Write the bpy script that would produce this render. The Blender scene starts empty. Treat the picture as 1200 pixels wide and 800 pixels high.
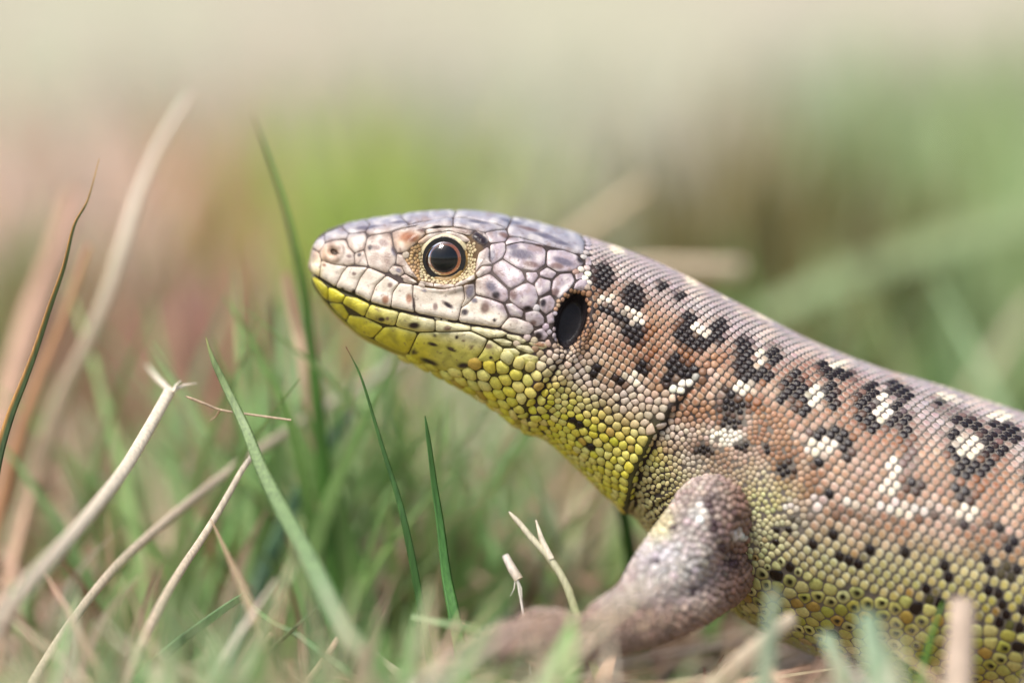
import bpy, bmesh, math, random
import numpy as np
from mathutils import Vector, Matrix
from mathutils.bvhtree import BVHTree
from mathutils.kdtree import KDTree
from mathutils import noise as mnoise

random.seed(7)
rng = np.random.default_rng(7)
scene = bpy.context.scene
scene.unit_settings.system = 'METRIC'
scene.unit_settings.scale_length = 0.01          # one unit is one centimetre

# ------------------------------------------------------------------ camera
PITCH = math.radians(7.0)
DIST = 25.0
ZC = 2.5                                          # height of the aimed point above the soil
SPX = 6.6 / 1200.0                                # centimetres per photo pixel in the lizard's plane
FWD = np.array([0.0, math.cos(PITCH), -math.sin(PITCH)])
UP = np.array([0.0, math.sin(PITCH), math.cos(PITCH)])
RIGHT = np.array([1.0, 0.0, 0.0])
CAM = np.array([0.0, 0.0, ZC]) - FWD * DIST
cam_data = bpy.data.cameras.new('camera')
cam = bpy.data.objects.new('camera', cam_data)
scene.collection.objects.link(cam)
cam.location = CAM
cam.rotation_euler = (math.pi / 2 - PITCH, 0, 0)
cam_data.sensor_width = 36.0
cam_data.lens = 36.0 * DIST / 6.6
cam_data.clip_start = 0.5
cam_data.clip_end = 3000.0
cam_data.dof.use_dof = True
cam_data.dof.focus_distance = DIST - 0.56
cam_data.dof.aperture_fstop = cam_data.lens * 1e-3 / (2 * 0.64)
cam_data.dof.aperture_blades = 0
scene.camera = cam

# ------------------------------------------------------------------ sky and sun (bright overcast)
SUN_EL, SUN_AZ = math.radians(64), math.radians(222)     # from behind the camera's left shoulder
world = bpy.data.worlds.new('World')
scene.world = world
world.use_nodes = True
wn = world.node_tree
for n in list(wn.nodes):
    wn.nodes.remove(n)
wo = wn.nodes.new('ShaderNodeOutputWorld')
bg = wn.nodes.new('ShaderNodeBackground')
sky = wn.nodes.new('ShaderNodeTexSky')
sky.sky_type = 'NISHITA'
sky.sun_disc = False
sky.sun_elevation = SUN_EL
sky.sun_rotation = SUN_AZ
sky.dust_density = 3.0
sky.air_density = 1.0
sky.ozone_density = 0.6
bg.inputs['Strength'].default_value = 0.095
wn.links.new(sky.outputs['Color'], bg.inputs['Color'])
wn.links.new(bg.outputs['Background'], wo.inputs['Surface'])
sun_data = bpy.data.lights.new('sun', 'SUN')
sun_data.energy = 1.5
sun_data.angle = math.radians(20)
sun_data.color = (1.0, 0.98, 0.955)
sun = bpy.data.objects.new('sun', sun_data)
scene.collection.objects.link(sun)
_sd = Vector((math.sin(SUN_AZ) * math.cos(SUN_EL), math.cos(SUN_AZ) * math.cos(SUN_EL), math.sin(SUN_EL)))
sun.rotation_euler = _sd.to_track_quat('Z', 'Y').to_euler()
sun.location = _sd * 60

scene.render.engine = 'CYCLES'
scene.view_settings.view_transform = 'Standard'
scene.view_settings.look = 'None'
scene.view_settings.gamma = 1.0
scene.view_settings.use_curve_mapping = False
scene.view_settings.exposure = 1.38
scene.cycles.use_denoising = True
scene.cycles.max_bounces = 6
scene.cycles.transparent_max_bounces = 8

# ------------------------------------------------------------------ helpers
def lin(rgb):
    a = np.asarray(rgb, float) / 255.0
    return np.where(a <= 0.04045, a / 12.92, ((a + 0.055) / 1.055) ** 2.4)

def ray_dir(px, py):
    d = FWD * DIST + RIGHT * (px - 600) * SPX - UP * (py - 400) * SPX
    return d / np.linalg.norm(d)

def W(px, py, y):
    """Point of the photo pixel on the vertical plane at depth y (an upright plane of the place)."""
    d = ray_dir(px, py)
    return CAM + d * ((y - CAM[1]) / d[1])

def project(P):
    P = np.asarray(P, float)
    r = P - CAM
    dep = r @ FWD
    k = DIST / dep / SPX
    return 600 + (r @ RIGHT) * k, 400 - (r @ UP) * k

def smooth(a, b, x):
    t = np.clip((x - a) / (b - a), 0, 1)
    return t * t * (3 - 2 * t)

def mesh_obj(name, verts, faces, mat, parent=None, cols=None, shade=True):
    me = bpy.data.meshes.new(name)
    me.from_pydata([tuple(map(float, v)) for v in verts], [], faces)
    if cols is not None:
        at = me.color_attributes.new('col', 'FLOAT_COLOR', 'POINT')
        c = np.ones((len(verts), 4), np.float32)
        c[:, :3] = np.asarray(cols, np.float32)
        at.data.foreach_set('color', c.ravel())
    if shade:
        me.polygons.foreach_set('use_smooth', np.ones(len(me.polygons), bool))
    me.materials.append(mat)
    o = bpy.data.objects.new(name, me)
    scene.collection.objects.link(o)
    if parent is not None:
        o.parent = parent
        o.matrix_parent_inverse = Matrix.Translation(-parent.location)
    return o

def tag(o, label=None, cat=None, group=None, kind=None):
    if label: o['label'] = label
    if cat: o['category'] = cat
    if group: o['group'] = group
    if kind: o['kind'] = kind
    return o

def nodes_of(mat):
    mat.use_nodes = True
    nt = mat.node_tree
    return nt, nt.nodes['Principled BSDF']

def hide_material(name, rough, spec, noise_scale, noise_amt, bump, bump_scale, coat=0.0, speckle=None):
    m = bpy.data.materials.new(name)
    nt, b = nodes_of(m)
    at = nt.nodes.new('ShaderNodeAttribute'); at.attribute_name = 'col'
    tc = nt.nodes.new('ShaderNodeTexCoord')
    nz = nt.nodes.new('ShaderNodeTexNoise')
    nz.inputs['Scale'].default_value = noise_scale
    nz.inputs['Detail'].default_value = 4
    nt.links.new(tc.outputs['Object'], nz.inputs['Vector'])
    mr = nt.nodes.new('ShaderNodeMapRange')
    mr.inputs['From Min'].default_value = 0.3; mr.inputs['From Max'].default_value = 0.7
    mr.inputs['To Min'].default_value = 1 - noise_amt; mr.inputs['To Max'].default_value = 1 + noise_amt * 0.6
    nt.links.new(nz.outputs['Fac'], mr.inputs['Value'])
    mx = nt.nodes.new('ShaderNodeMix'); mx.data_type = 'RGBA'; mx.blend_type = 'MULTIPLY'
    mx.inputs[0].default_value = 1.0
    nt.links.new(at.outputs['Color'], mx.inputs[6])
    nt.links.new(mr.outputs['Result'], mx.inputs[7])
    out = mx.outputs[2]
    if speckle:
        n2 = nt.nodes.new('ShaderNodeTexNoise'); n2.inputs['Scale'].default_value = speckle[0]; n2.inputs['Detail'].default_value = 3
        nt.links.new(tc.outputs['Object'], n2.inputs['Vector'])
        r2 = nt.nodes.new('ShaderNodeMapRange'); r2.inputs['From Min'].default_value = speckle[1]; r2.inputs['From Max'].default_value = speckle[1] + 0.1
        r2.inputs['To Max'].default_value = speckle[2]
        nt.links.new(n2.outputs['Fac'], r2.inputs['Value'])
        m2 = nt.nodes.new('ShaderNodeMix'); m2.data_type = 'RGBA'
        nt.links.new(r2.outputs['Result'], m2.inputs[0])
        nt.links.new(out, m2.inputs[6])
        m2.inputs[7].default_value = (*lin((96, 72, 66)), 1)
        out = m2.outputs[2]
    nt.links.new(out, b.inputs['Base Color'])
    b.inputs['Roughness'].default_value = rough
    b.inputs['Specular IOR Level'].default_value = spec
    b.inputs['Coat Weight'].default_value = coat
    b.inputs['Coat Roughness'].default_value = 0.25
    n3 = nt.nodes.new('ShaderNodeTexNoise'); n3.inputs['Scale'].default_value = bump_scale; n3.inputs['Detail'].default_value = 3
    nt.links.new(tc.outputs['Object'], n3.inputs['Vector'])
    bp = nt.nodes.new('ShaderNodeBump'); bp.inputs['Strength'].default_value = bump; bp.inputs['Distance'].default_value = 0.01
    nt.links.new(n3.outputs['Fac'], bp.inputs['Height'])
    nt.links.new(bp.outputs['Normal'], b.inputs['Normal'])
    return m

M_SCALE = hide_material('scale_horn', 0.26, 0.28, 60, 0.16, 0.25, 160)
M_PLATE = hide_material('head_plate_horn', 0.34, 0.38, 15, 0.2, 0.35, 75, speckle=(38, 0.6, 0.5))
M_SKIN = hide_material('skin_between_scales', 0.6, 0.3, 40, 0.2, 0.2, 120)
M_DRUM = hide_material('ear_drum_skin', 0.42, 0.4, 24, 0.45, 0.9, 34)

def leaf_material(name, rough=0.5, trans=0.3, streak=0.26):
    m = bpy.data.materials.new(name)
    nt, b = nodes_of(m)
    at = nt.nodes.new('ShaderNodeAttribute'); at.attribute_name = 'col'
    tc = nt.nodes.new('ShaderNodeTexCoord')
    nz = nt.nodes.new('ShaderNodeTexNoise'); nz.inputs['Scale'].default_value = 46; nz.inputs['Detail'].default_value = 4
    mp = nt.nodes.new('ShaderNodeMapping'); mp.inputs['Scale'].default_value = (1, 1, 0.07)      # veins run up the blade
    nt.links.new(tc.outputs['Object'], mp.inputs['Vector']); nt.links.new(mp.outputs[0], nz.inputs['Vector'])
    mr = nt.nodes.new('ShaderNodeMapRange')
    mr.inputs['From Min'].default_value = 0.3; mr.inputs['From Max'].default_value = 0.7
    mr.inputs['To Min'].default_value = 1 - streak; mr.inputs['To Max'].default_value = 1 + streak
    nt.links.new(nz.outputs['Fac'], mr.inputs['Value'])
    mx = nt.nodes.new('ShaderNodeMix'); mx.data_type = 'RGBA'; mx.blend_type = 'MULTIPLY'; mx.inputs[0].default_value = 1
    nt.links.new(at.outputs['Color'], mx.inputs[6]); nt.links.new(mr.outputs['Result'], mx.inputs[7])
    nt.links.new(mx.outputs[2], b.inputs['Base Color'])
    b.inputs['Roughness'].default_value = rough
    tr = nt.nodes.new('ShaderNodeBsdfTranslucent')
    nt.links.new(mx.outputs[2], tr.inputs['Color'])
    ms = nt.nodes.new('ShaderNodeMixShader'); ms.inputs[0].default_value = trans
    nt.links.new(b.outputs[0], ms.inputs[1]); nt.links.new(tr.outputs[0], ms.inputs[2])
    nt.links.new(ms.outputs[0], nt.nodes['Material Output'].inputs['Surface'])
    return m

M_LEAF = leaf_material('grass_leaf')
M_STRAW = leaf_material('dry_straw', 0.6, 0.2, 0.22)

# ------------------------------------------------------------------ ground
def ground_height(x, y):
    return (0.10 * np.sin(0.55 * x + 0.3) * np.cos(0.4 * y) + 0.12 * np.sin(0.21 * y + 1.0 + 0.13 * x)
            + 0.55 * np.exp(-((x - 0.3) ** 2 / 1.8 + (y + 2.0) ** 2 / 1.1)) - 0.15
            + 0.00035 * np.clip(y - 60, 0, None) ** 2)

def build_ground():
    xs = np.concatenate([np.linspace(-400, -22, 20), np.linspace(-20, 20, 110), np.linspace(22, 400, 20)])
    ys = np.concatenate([np.linspace(-60, -16, 8), np.linspace(-15, 30, 130), np.linspace(32, 420, 70)])
    X, Y = np.meshgrid(xs, ys)
    Z = ground_height(X, Y)
    near = (np.abs(X) < 21) & (Y < 31)
    Z = Z + np.where(near, rng.normal(0, 0.035, X.shape), rng.normal(0, 0.1, X.shape))
    v = np.stack([X, Y, Z], -1).reshape(-1, 3)
    ny, nx = X.shape
    f = [(j * nx + i, j * nx + i + 1, (j + 1) * nx + i + 1, (j + 1) * nx + i) for j in range(ny - 1) for i in range(nx - 1)]
    m = bpy.data.materials.new('meadow_soil')
    nt, b = nodes_of(m)
    tc = nt.nodes.new('ShaderNodeTexCoord')
    n1 = nt.nodes.new('ShaderNodeTexNoise'); n1.inputs['Scale'].default_value = 0.085; n1.inputs['Detail'].default_value = 3
    n2 = nt.nodes.new('ShaderNodeTexNoise'); n2.inputs['Scale'].default_value = 2.6; n2.inputs['Detail'].default_value = 6
    nt.links.new(tc.outputs['Object'], n1.inputs['Vector']); nt.links.new(tc.outputs['Object'], n2.inputs['Vector'])
    r1 = nt.nodes.new('ShaderNodeValToRGB')
    el = r1.color_ramp.elements
    el[0].position = 0.36; el[0].color = (*lin((164, 146, 126)), 1)
    el[1].position = 0.66; el[1].color = (*lin((156, 160, 118)), 1)
    e = el.new(0.5); e.color = (*lin((178, 169, 143)), 1)
    nt.links.new(n1.outputs['Fac'], r1.inputs['Fac'])
    r2 = nt.nodes.new('ShaderNodeMapRange'); r2.inputs['From Min'].default_value = 0.35; r2.inputs['From Max'].default_value = 0.65
    r2.inputs['To Min'].default_value = 0.55; r2.inputs['To Max'].default_value = 1.1
    nt.links.new(n2.outputs['Fac'], r2.inputs['Value'])
    mx = nt.nodes.new('ShaderNodeMix'); mx.data_type = 'RGBA'; mx.blend_type = 'MULTIPLY'; mx.inputs[0].default_value = 1
    nt.links.new(r1.outputs['Color'], mx.inputs[6]); nt.links.new(r2.outputs['Result'], mx.inputs[7])
    nt.links.new(mx.outputs[2], b.inputs['Base Color'])
    b.inputs['Roughness'].default_value = 0.9
    o = mesh_obj('ground', v, f, m)
    tag(o, 'dry meadow soil covered with pale litter', None, None, 'structure')
build_ground()

# ------------------------------------------------------------------ lizard: trunk surface
# stations: dorsal point, ventral point (photo pixels in the sagittal plane), half width, boxiness
ST = [((363.4, 302), (363.4, 308), .03, .9), ((366, 290), (366, 322), .15, .85), ((374, 277), (374, 344), .24, .8),
      ((391, 267.5), (395, 370), .31, .75), ((420, 260.5), (425, 395), .385, .72), ((450, 256.5), (460, 412), .45, .7),
      ((485, 252), (500, 429), .52, .7), ((525, 249.5), (545, 453), .58, .7), ((565, 251), (585, 479), .63, .72),
      ((610, 259), (612, 500), .67, .76), ((655, 270), (640, 512), .68, .8), ((700, 284), (672, 541), .66, .85),
      ((745, 299), (705, 572), .67, .88), ((790, 319), (742, 603), .72, .9), ((840, 345), (785, 650), .82, .9),
      ((890, 371), (835, 695), .93, .88), ((950, 402), (900, 738), 1.03, .88), ((1020, 431), (975, 770), 1.12, .88),
      ((1100, 455), (1060, 800), 1.18, .88), ((1200, 488), (1160, 828), 1.22, .88), ((1320, 527), (1290, 848), 1.22, .88),
      ((1460, 562), (1440, 862), 1.12, .9), ((1620, 625), (1620, 862), .9, .95), ((1800, 705), (1800, 862), .55, 1),
      ((2050, 775), (2050, 862), .32, 1), ((2450, 820), (2450, 858), .14, 1), ((2800, 845), (2800, 856), .03, 1)]
STA = np.array([[*a, *b, w, q] for a, b, w, q in ST], float)

def spline(k):
    k = np.clip(np.asarray(k, float), 0, len(STA) - 1.0001)
    i = k.astype(int)
    t = (k - i)[:, None]
    p0 = STA[np.clip(i - 1, 0, None)]; p1 = STA[i]; p2 = STA[i + 1]; p3 = STA[np.clip(i + 2, None, len(STA) - 1)]
    return 0.5 * (2 * p1 + (p2 - p0) * t + (2 * p0 - 5 * p1 + 4 * p2 - p3) * t ** 2 + (3 * p1 - p0 - 3 * p2 + p3) * t ** 3)

def seg_dist(px, py, pts):
    """distance to a polyline and the signed side (left of travel positive) of its nearest segment"""
    best = np.full(np.shape(px), 1e9); side = np.zeros(np.shape(px)); tt = np.zeros(np.shape(px))
    for n, ((x0, y0), (x1, y1)) in enumerate(zip(pts[:-1], pts[1:])):
        dx, dy = x1 - x0, y1 - y0
        t = np.clip(((px - x0) * dx + (py - y0) * dy) / (dx * dx + dy * dy), 0, 1)
        d = np.hypot(px - x0 - t * dx, py - y0 - t * dy)
        s = np.sign((px - x0) * dy - (py - y0) * dx)
        m = d < best
        best = np.where(m, d, best); side = np.where(m, s, side); tt = np.where(m, (n + t) / (len(pts) - 1), tt)
    return best, side, tt

EYE = (521.8, 303.6)
COLLAR = [(846, 428), (822, 446), (796, 468), (770, 505), (748, 548), (737, 600)]
GULAR = [(668, 410), (650, 436), (630, 466), (610, 500)]
EAR = [(664, 350), (675, 343.5), (686, 345), (690, 355), (688, 370), (684, 385), (676, 398), (664, 411), (655, 402), (650, 388), (650, 372), (655, 359)]
EARC = (670, 376)
MOUTH = [(363, 320), (374.5, 326.5), (393.4, 337.5), (415, 345.5), (434, 355), (458, 361.8), (486, 368), (511, 373.3), (537, 378), (552, 381), (586, 386)]

def relief(px, py):
    """raised and sunken skin, along the outward normal, in cm"""
    d = np.zeros(np.shape(px))
    c, s, t = seg_dist(px, py, COLLAR)
    amp = smooth(.08, .6, t)
    neck = (s < 0)
    d += np.where(neck, 0.036 * np.exp(-c / 26), -0.026 * np.exp(-c / 22)) * amp
    g, s2, t2 = seg_dist(px, py, GULAR)
    d += -0.016 * np.exp(-(g / 4.0) ** 2) + 0.012 * np.exp(-((g - 9) / 7) ** 2)
    ex, ey = px - EYE[0], py - EYE[1]
    r = np.hypot(ex / 1.25, ey)
    d += -0.05 * (1 - smooth(20, 31, r))
    d += 0.035 * np.exp(-((r - 36) / 7) ** 2) * smooth(6, -22, ey)            # brow
    d += 0.02 * np.exp(-((r - 35) / 4) ** 2) * smooth(6, 20, ey)              # ridge under the eye
    er = np.hypot((px - EARC[0] + (py - EARC[1]) * 0.22) / 18.0, (py - EARC[1]) / 33.5)
    d += -0.10 * (1 - smooth(0.78, 1.06, er)) + 0.02 * np.exp(-((er - 1.25) / .2) ** 2)
    m, s3, t3 = seg_dist(px, py, MOUTH)
    d += -0.022 * np.exp(-(m / 1.6) ** 2) + 0.012 * np.exp(-((m - 8) / 6) ** 2)
    d += 0.045 * np.exp(-(((px - 612) / 34) ** 2 + ((py - 350) / 34) ** 2))   # jaw muscle
    nr = np.hypot((px - 391.5) / 7.2, (py - 295.5) / 6.6)
    d += -0.04 * (1 - smooth(.45, 1.0, nr)) + 0.012 * np.exp(-((nr - 1.35) / .35) ** 2)
    # stretched skin folds at the root of the foreleg
    f = np.exp(-(((px - 772) / 26) ** 2 + ((py - 588) / 34) ** 2))
    ang = np.arctan2(py - 540, px - 850)
    d += 0.014 * f * np.sin(ang * 46)
    return d

def section(k, th):
    """near-side trunk points for station parameter k (n,) and angles th (m,): (n,m,3)"""
    s = spline(k)
    dp = np.array([W(a, b, 0) for a, b in s[:, 0:2]])
    vp = np.array([W(a, b, 0) for a, b in s[:, 2:4]])
    c = np.cos(th)[None, :]; sn = np.sin(th)[None, :]
    q = s[:, 5][:, None]
    t = (1 - np.sign(c) * np.abs(c) ** (0.55 + 0.45 * q)) / 2
    y = -np.maximum(s[:, 4], .005)[:, None] * np.clip(sn, 0, 1) ** q
    head = smooth(11.5, 8.5, np.asarray(k))[:, None]
    y = y * (1 - head * 0.2 * np.clip(0.62 - t, 0, 1) - head * 0.10 * np.clip(t - 0.6, 0, 1))
    P = dp[:, None, :] * (1 - t[..., None]) + vp[:, None, :] * t[..., None]
    P[..., 1] = y
    return P

NU_H, NV = 300, 150
KS = np.concatenate([np.linspace(0, 1, 14)[:-1], np.linspace(1, 14.5, 310)[:-1], np.linspace(14.5, 20, 70)[:-1], np.linspace(20, 26, 40)])
TH = np.linspace(0, np.pi, NV)

def grid_normals(G):
    du = np.gradient(G, axis=0); dv = np.gradient(G, axis=1)
    n = np.cross(du, dv)
    n /= np.linalg.norm(n, axis=-1, keepdims=True) + 1e-12
    # outward means away from the section's centre
    cen = G.mean(axis=1, keepdims=True) * np.array([1, 0, 1])
    n *= np.sign(np.sum(n * (G - cen), -1, keepdims=True) + 1e-12)
    return n

G0 = section(KS, TH)
N0 = grid_normals(G0)
N0[:, 0, 1] = 0; N0[:, -1, 1] = 0
GX, GY = project(G0)
DISP = relief(GX, GY)
edge = np.sin(TH)[None, :] ** 0.5
DISP = DISP * np.clip(edge * 1.6, 0, 1)
G1 = G0 + N0 * DISP[..., None]
G1[:, 0, 1] = 0; G1[:, -1, 1] = 0
N1 = grid_normals(G1)
nu = len(KS)
GV = G1.reshape(-1, 3)
GF = [(i * NV + j, i * NV + j + 1, (i + 1) * NV + j + 1, (i + 1) * NV + j) for i in range(nu - 1) for j in range(NV - 1)]
BVH = BVHTree.FromPolygons([tuple(p) for p in GV], GF)
GKD = KDTree(len(GV))
for i_, p_ in enumerate(GV):
    GKD.insert(p_, i_)
GKD.balance()
N1F = N1.reshape(-1, 3)
KF = np.repeat(KS, NV); TF = np.tile(TH, nu)

def on_skin(px, py):
    """where the photo's sight line meets the lizard's near side; past the outline, the nearest skin"""
    d = ray_dir(px, py)
    hit = BVH.ray_cast(Vector(CAM), Vector(d))
    if hit[0] is None:
        hit = BVH.find_nearest(Vector(W(px, py, 0)))
    p = np.array(hit[0])
    i = GKD.find(p)[1]
    return p, N1F[i]

# ------------------------------------------------------------------ lizard: colour pattern (its own markings, and a sheen painted into the back)
def ell(px, py, items, soft=0.35):
    v = np.zeros(np.shape(px))
    for it in items:
        x, y, rx, ry = it[:4]
        a = math.radians(it[4]) if len(it) > 4 else 0
        dx, dy = px - x, py - y
        u = dx * math.cos(a) + dy * math.sin(a); w = -dx * math.sin(a) + dy * math.cos(a)
        r = np.hypot(u / rx, w / ry)
        v = np.maximum(v, 1 - smooth(1 - soft, 1 + soft, r))
    return v

DARK = [(707, 325, 10, 14), (741, 346, 11, 12), (747, 356, 8, 8), (776, 335, 6, 5), (796, 347, 6, 5), (712, 364, 10, 5, 20), (729, 373, 11, 6, 25),
        (741, 388, 12, 10), (744, 399, 8, 6), (752, 430, 7, 9), (727, 446, 7, 6), (699, 434, 5, 5), (807, 375, 7, 8), (800, 391, 9, 11), (817, 402, 14, 8),
        (837, 392, 10, 9), (843, 381, 7, 7), (790, 425, 8, 10), (805, 436, 13, 8), (785, 443, 6, 10), (816, 443, 6, 5), (872, 409, 9, 12),
        (870, 425, 9, 9), (878, 440, 13, 8), (895, 437, 8, 7), (906, 416, 8, 10), (856, 461, 9, 6), (860, 476, 15, 9), (857, 495, 11, 7),
        (932, 440, 8, 5), (927, 454, 10, 9), (919, 465, 8, 7), (939, 458, 8, 11), (941, 480, 9, 6), (972, 456, 8, 9), (974, 471, 6, 6), (976, 437, 12, 6),
        (964, 428, 6, 5), (992, 440, 8, 5), (1020, 455, 7, 7), (1010, 472, 8, 10), (1021, 468, 5, 6), (1020, 484, 8, 7), (1007, 490, 6, 5), (1019, 499, 7, 6),
        (1031, 499, 5, 5), (1047, 455, 8, 8), (1060, 462, 7, 7), (1048, 477, 7, 7), (1060, 490, 8, 8), (1047, 495, 6, 6), (1060, 505, 8, 8), (957, 509, 8, 6),
        (970, 507, 8, 6), (983, 505, 7, 5), (988, 520, 11, 8), (991, 530, 6, 6), (959, 540, 6, 9), (921, 550, 9, 9), (1054, 571, 6, 5), (1070, 569, 8, 6),
        (1100, 470, 7, 5), (1132, 495, 14, 6, 10), (1117, 509, 10, 6), (1115, 525, 8, 7), (1127, 538, 9, 6), (1125, 552, 9, 8), (1142, 550, 9, 7), (1157, 542, 8, 7),
        (1156, 511, 8, 7), (1171, 527, 8, 8), (1160, 527, 7, 7), (1175, 500, 15, 5, 8), (1184, 510, 10, 6), (1122, 573, 7, 6), (1132, 580, 8, 6), (1017, 644, 6, 6),
        (1008, 657, 5, 5), (991, 657, 5, 5), (1182, 638, 9, 8), (1153, 651, 7, 6), (1164, 668, 8, 6), (1181, 669, 7, 6), (1098, 677, 4, 4), (1113, 677, 5, 5),
        (1089, 692, 6, 8), (1098, 707, 5, 5), (1155, 692, 6, 6), (1174, 725, 9, 9), (1149, 726, 5, 5), (969, 578, 6, 4), (825, 527, 10, 6), (870, 522, 7, 6),
        (1205, 560, 8, 12), (1098, 441, 9, 3, 18), (1126, 452, 7, 2.5, 18), (1230, 540, 14, 10), (1260, 570, 16, 12), (1215, 690, 10, 8), (899, 528, 5, 5)]
LINE = [(924, 607), (960, 605), (1000, 604), (1050, 606), (1085, 604), (1112, 606), (1130, 613), (1160, 612)]
GREYB = [(1067, 532, 9, 22), (1056, 548, 8, 12), (1112, 482, 24, 9, 12), (1130, 488, 20, 8, 15), (1128, 614, 20, 6), (735, 330, 0.1, .1)]
WHITE = [(820, 385, 7, 6), (826, 391, 5, 5), (815, 383, 5, 4), (891, 416, 5, 6), (892, 427, 5, 5), (871, 455, 12, 7), (956, 464, 8, 13), (975, 426, 6, 4), (987, 427, 6, 4),
         (1036, 466, 6, 6), (1034, 481, 9, 11), (962, 524, 15, 9), (975, 520, 8, 6), (1047, 548, 7, 12), (1041, 569, 10, 8), (1135, 522, 14, 11), (739, 365, 7, 4), (747, 374, 8, 6), (711, 351, 10, 4),
         (741, 440, 8, 5), (745, 450, 6, 6), (850, 512, 19, 9), (800, 454, 18, 7, -28), (684, 326, 8, 10), (1131, 599, 12, 9), (722, 294, 9, 3, 20), (810, 331, 7, 3, 25),
         (895, 371, 11, 4, 22), (957, 396, 8, 3.4, 20), (1015, 414, 11, 3.6, 15), (1031, 420, 7, 3.4, 15), (1112, 450, 11, 4.6, 15), (1110, 466, 11, 4, 12), (1170, 487, 14, 5, 14), (850, 349, 5, 3, 20), (1060, 600, 8, 5)]
WLINE = [(925, 592), (960, 588), (1000, 589), (1040, 592), (1080, 594), (1115, 598)]
RUST = [(812, 420, 24, 16), (890, 440, 22, 16), (940, 440, 30, 22), (990, 468, 30, 30), (1000, 505, 22, 16), (1062, 520, 10, 24), (1150, 565, 30, 14), (1030, 520, 30, 22), (885, 470, 20, 14), (770, 395, 30, 26), (1150, 540, 36, 36)]

def blotch(px, py, sc, seed=0.0):
    px = np.asarray(px, float); py = np.asarray(py, float)
    return np.array([mnoise.noise(Vector((x / sc, y / sc, seed))) for x, y in zip(px.ravel(), py.ravel())]).reshape(px.shape)

def mixc(a, b, t):
    return a + (b - a) * t[..., None]

def body_colour(px, py, th):
    """markings of trunk and neck; th is the angle from the ridge of the back (0) to the belly (pi)"""
    px = np.asarray(px, float); py = np.asarray(py, float); th = np.asarray(th, float)
    t = th / np.pi
    back = lin((164, 154, 156)); tan = lin((162, 123, 93)); pale = lin((174, 163, 146)); yel = lin((160, 155, 66)); green = lin((172, 170, 120)); throat = lin((200, 188, 56))  # back: own lilac grey, lightened so the colour carries a pale sheen
    c = np.broadcast_to(back, px.shape + (3,)).copy()
    c = mixc(c, np.broadcast_to(tan, c.shape), smooth(.17, .29, t))
    c = mixc(c, np.broadcast_to(pale, c.shape), smooth(.44, .56, t))
    c = mixc(c, np.broadcast_to(lin((176, 148, 112)), c.shape), smooth(.42, .6, t) * (px < 800) * .7)
    nb = blotch(px, py, 26, 3.3)
    c = mixc(c, np.broadcast_to(lin((122, 82, 56)), c.shape), np.clip(nb * 1.3, 0, .6) * smooth(.14, .26, t) * smooth(.66, .5, t))
    c = mixc(c, np.broadcast_to(lin((206, 190, 174)), c.shape), np.clip(-nb * 1.2, 0, .45) * smooth(.7, .5, t))
    # yellow underside: the line climbs towards the throat
    yline = np.interp(px, [360, 480, 560, 620, 700, 770, 830, 900, 1000, 1100, 1200], [340, 385, 402, 425, 480, 520, 612, 622, 634, 644, 660])
    wy = smooth(-28, 34, py - yline)
    under = mixc(np.broadcast_to(throat, c.shape), np.broadcast_to(green, c.shape), smooth(760, 900, px))
    under = mixc(under, np.broadcast_to(yel, c.shape), smooth(640, 720, py) * smooth(800, 900, px))
    nm_ = rng.uniform(0, 1, px.shape)
    under = mixc(under, np.broadcast_to(lin((212, 202, 150)), c.shape), nm_ ** 2 * .5)
    under = mixc(under, np.broadcast_to(lin((160, 120, 60)), c.shape), (nm_ < .07) * .7)
    c = mixc(c, under, wy)
    # axilla: small yellowish scales
    ax = np.exp(-(((px - 895) / 34) ** 2 + ((py - 590) / 32) ** 2))
    c = mixc(c, np.broadcast_to(lin((196, 192, 122)), c.shape), np.clip(ax * .7, 0, 1))
    cd, cs_, _ = seg_dist(px, py, COLLAR)
    c = mixc(c, np.broadcast_to(lin((168, 154, 116)), c.shape), np.where(cs_ > 0, smooth(870, 800, px) * smooth(520, 560, py), 0) * .75)
    ru = ell(px, py, RUST, .5) * (1 - wy)
    c = mixc(c, np.broadcast_to(lin((134, 82, 44)), c.shape), ru * .75)
    g = ell(px, py, GREYB, .5)
    c = mixc(c, np.broadcast_to(lin((96, 80, 78)), c.shape), g * .8)
    wl, _, _ = seg_dist(px, py, WLINE)
    c = mixc(c, np.broadcast_to(lin((226, 220, 212)), c.shape), (1 - smooth(4, 8, wl)) * np.clip(.5 + blotch(px, py, 14, 5.5) * 1.1, .1, .85))
    dl, _, _ = seg_dist(px, py, LINE)
    c = mixc(c, np.broadcast_to(lin((48, 38, 34)), c.shape), (1 - smooth(3.5, 6, dl)) * np.clip(.5 + blotch(px, py, 12, 9.5) * 1.4, 0, .9))
    hb = ell(px, py, [(d[0], d[1], d[2] * 1.7, d[3] * 1.7, *d[4:]) for d in DARK], .3) * (1 - wy)
    c = mixc(c, np.broadcast_to(lin((104, 66, 42)), c.shape), hb * .5)
    dk = ell(px, py, [(d[0], d[1], d[2] * 1.24, d[3] * 1.24, *d[4:]) for d in DARK], .22)
    c = mixc(c, np.broadcast_to(lin((26, 15, 11)), c.shape), dk)
    wh = ell(px, py, [(d[0], d[1], d[2] * 1.14, d[3] * 1.14, *d[4:]) for d in WHITE], .25)
    c = mixc(c, np.broadcast_to(lin((226, 216, 194)), c.shape), wh)
    return c

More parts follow.
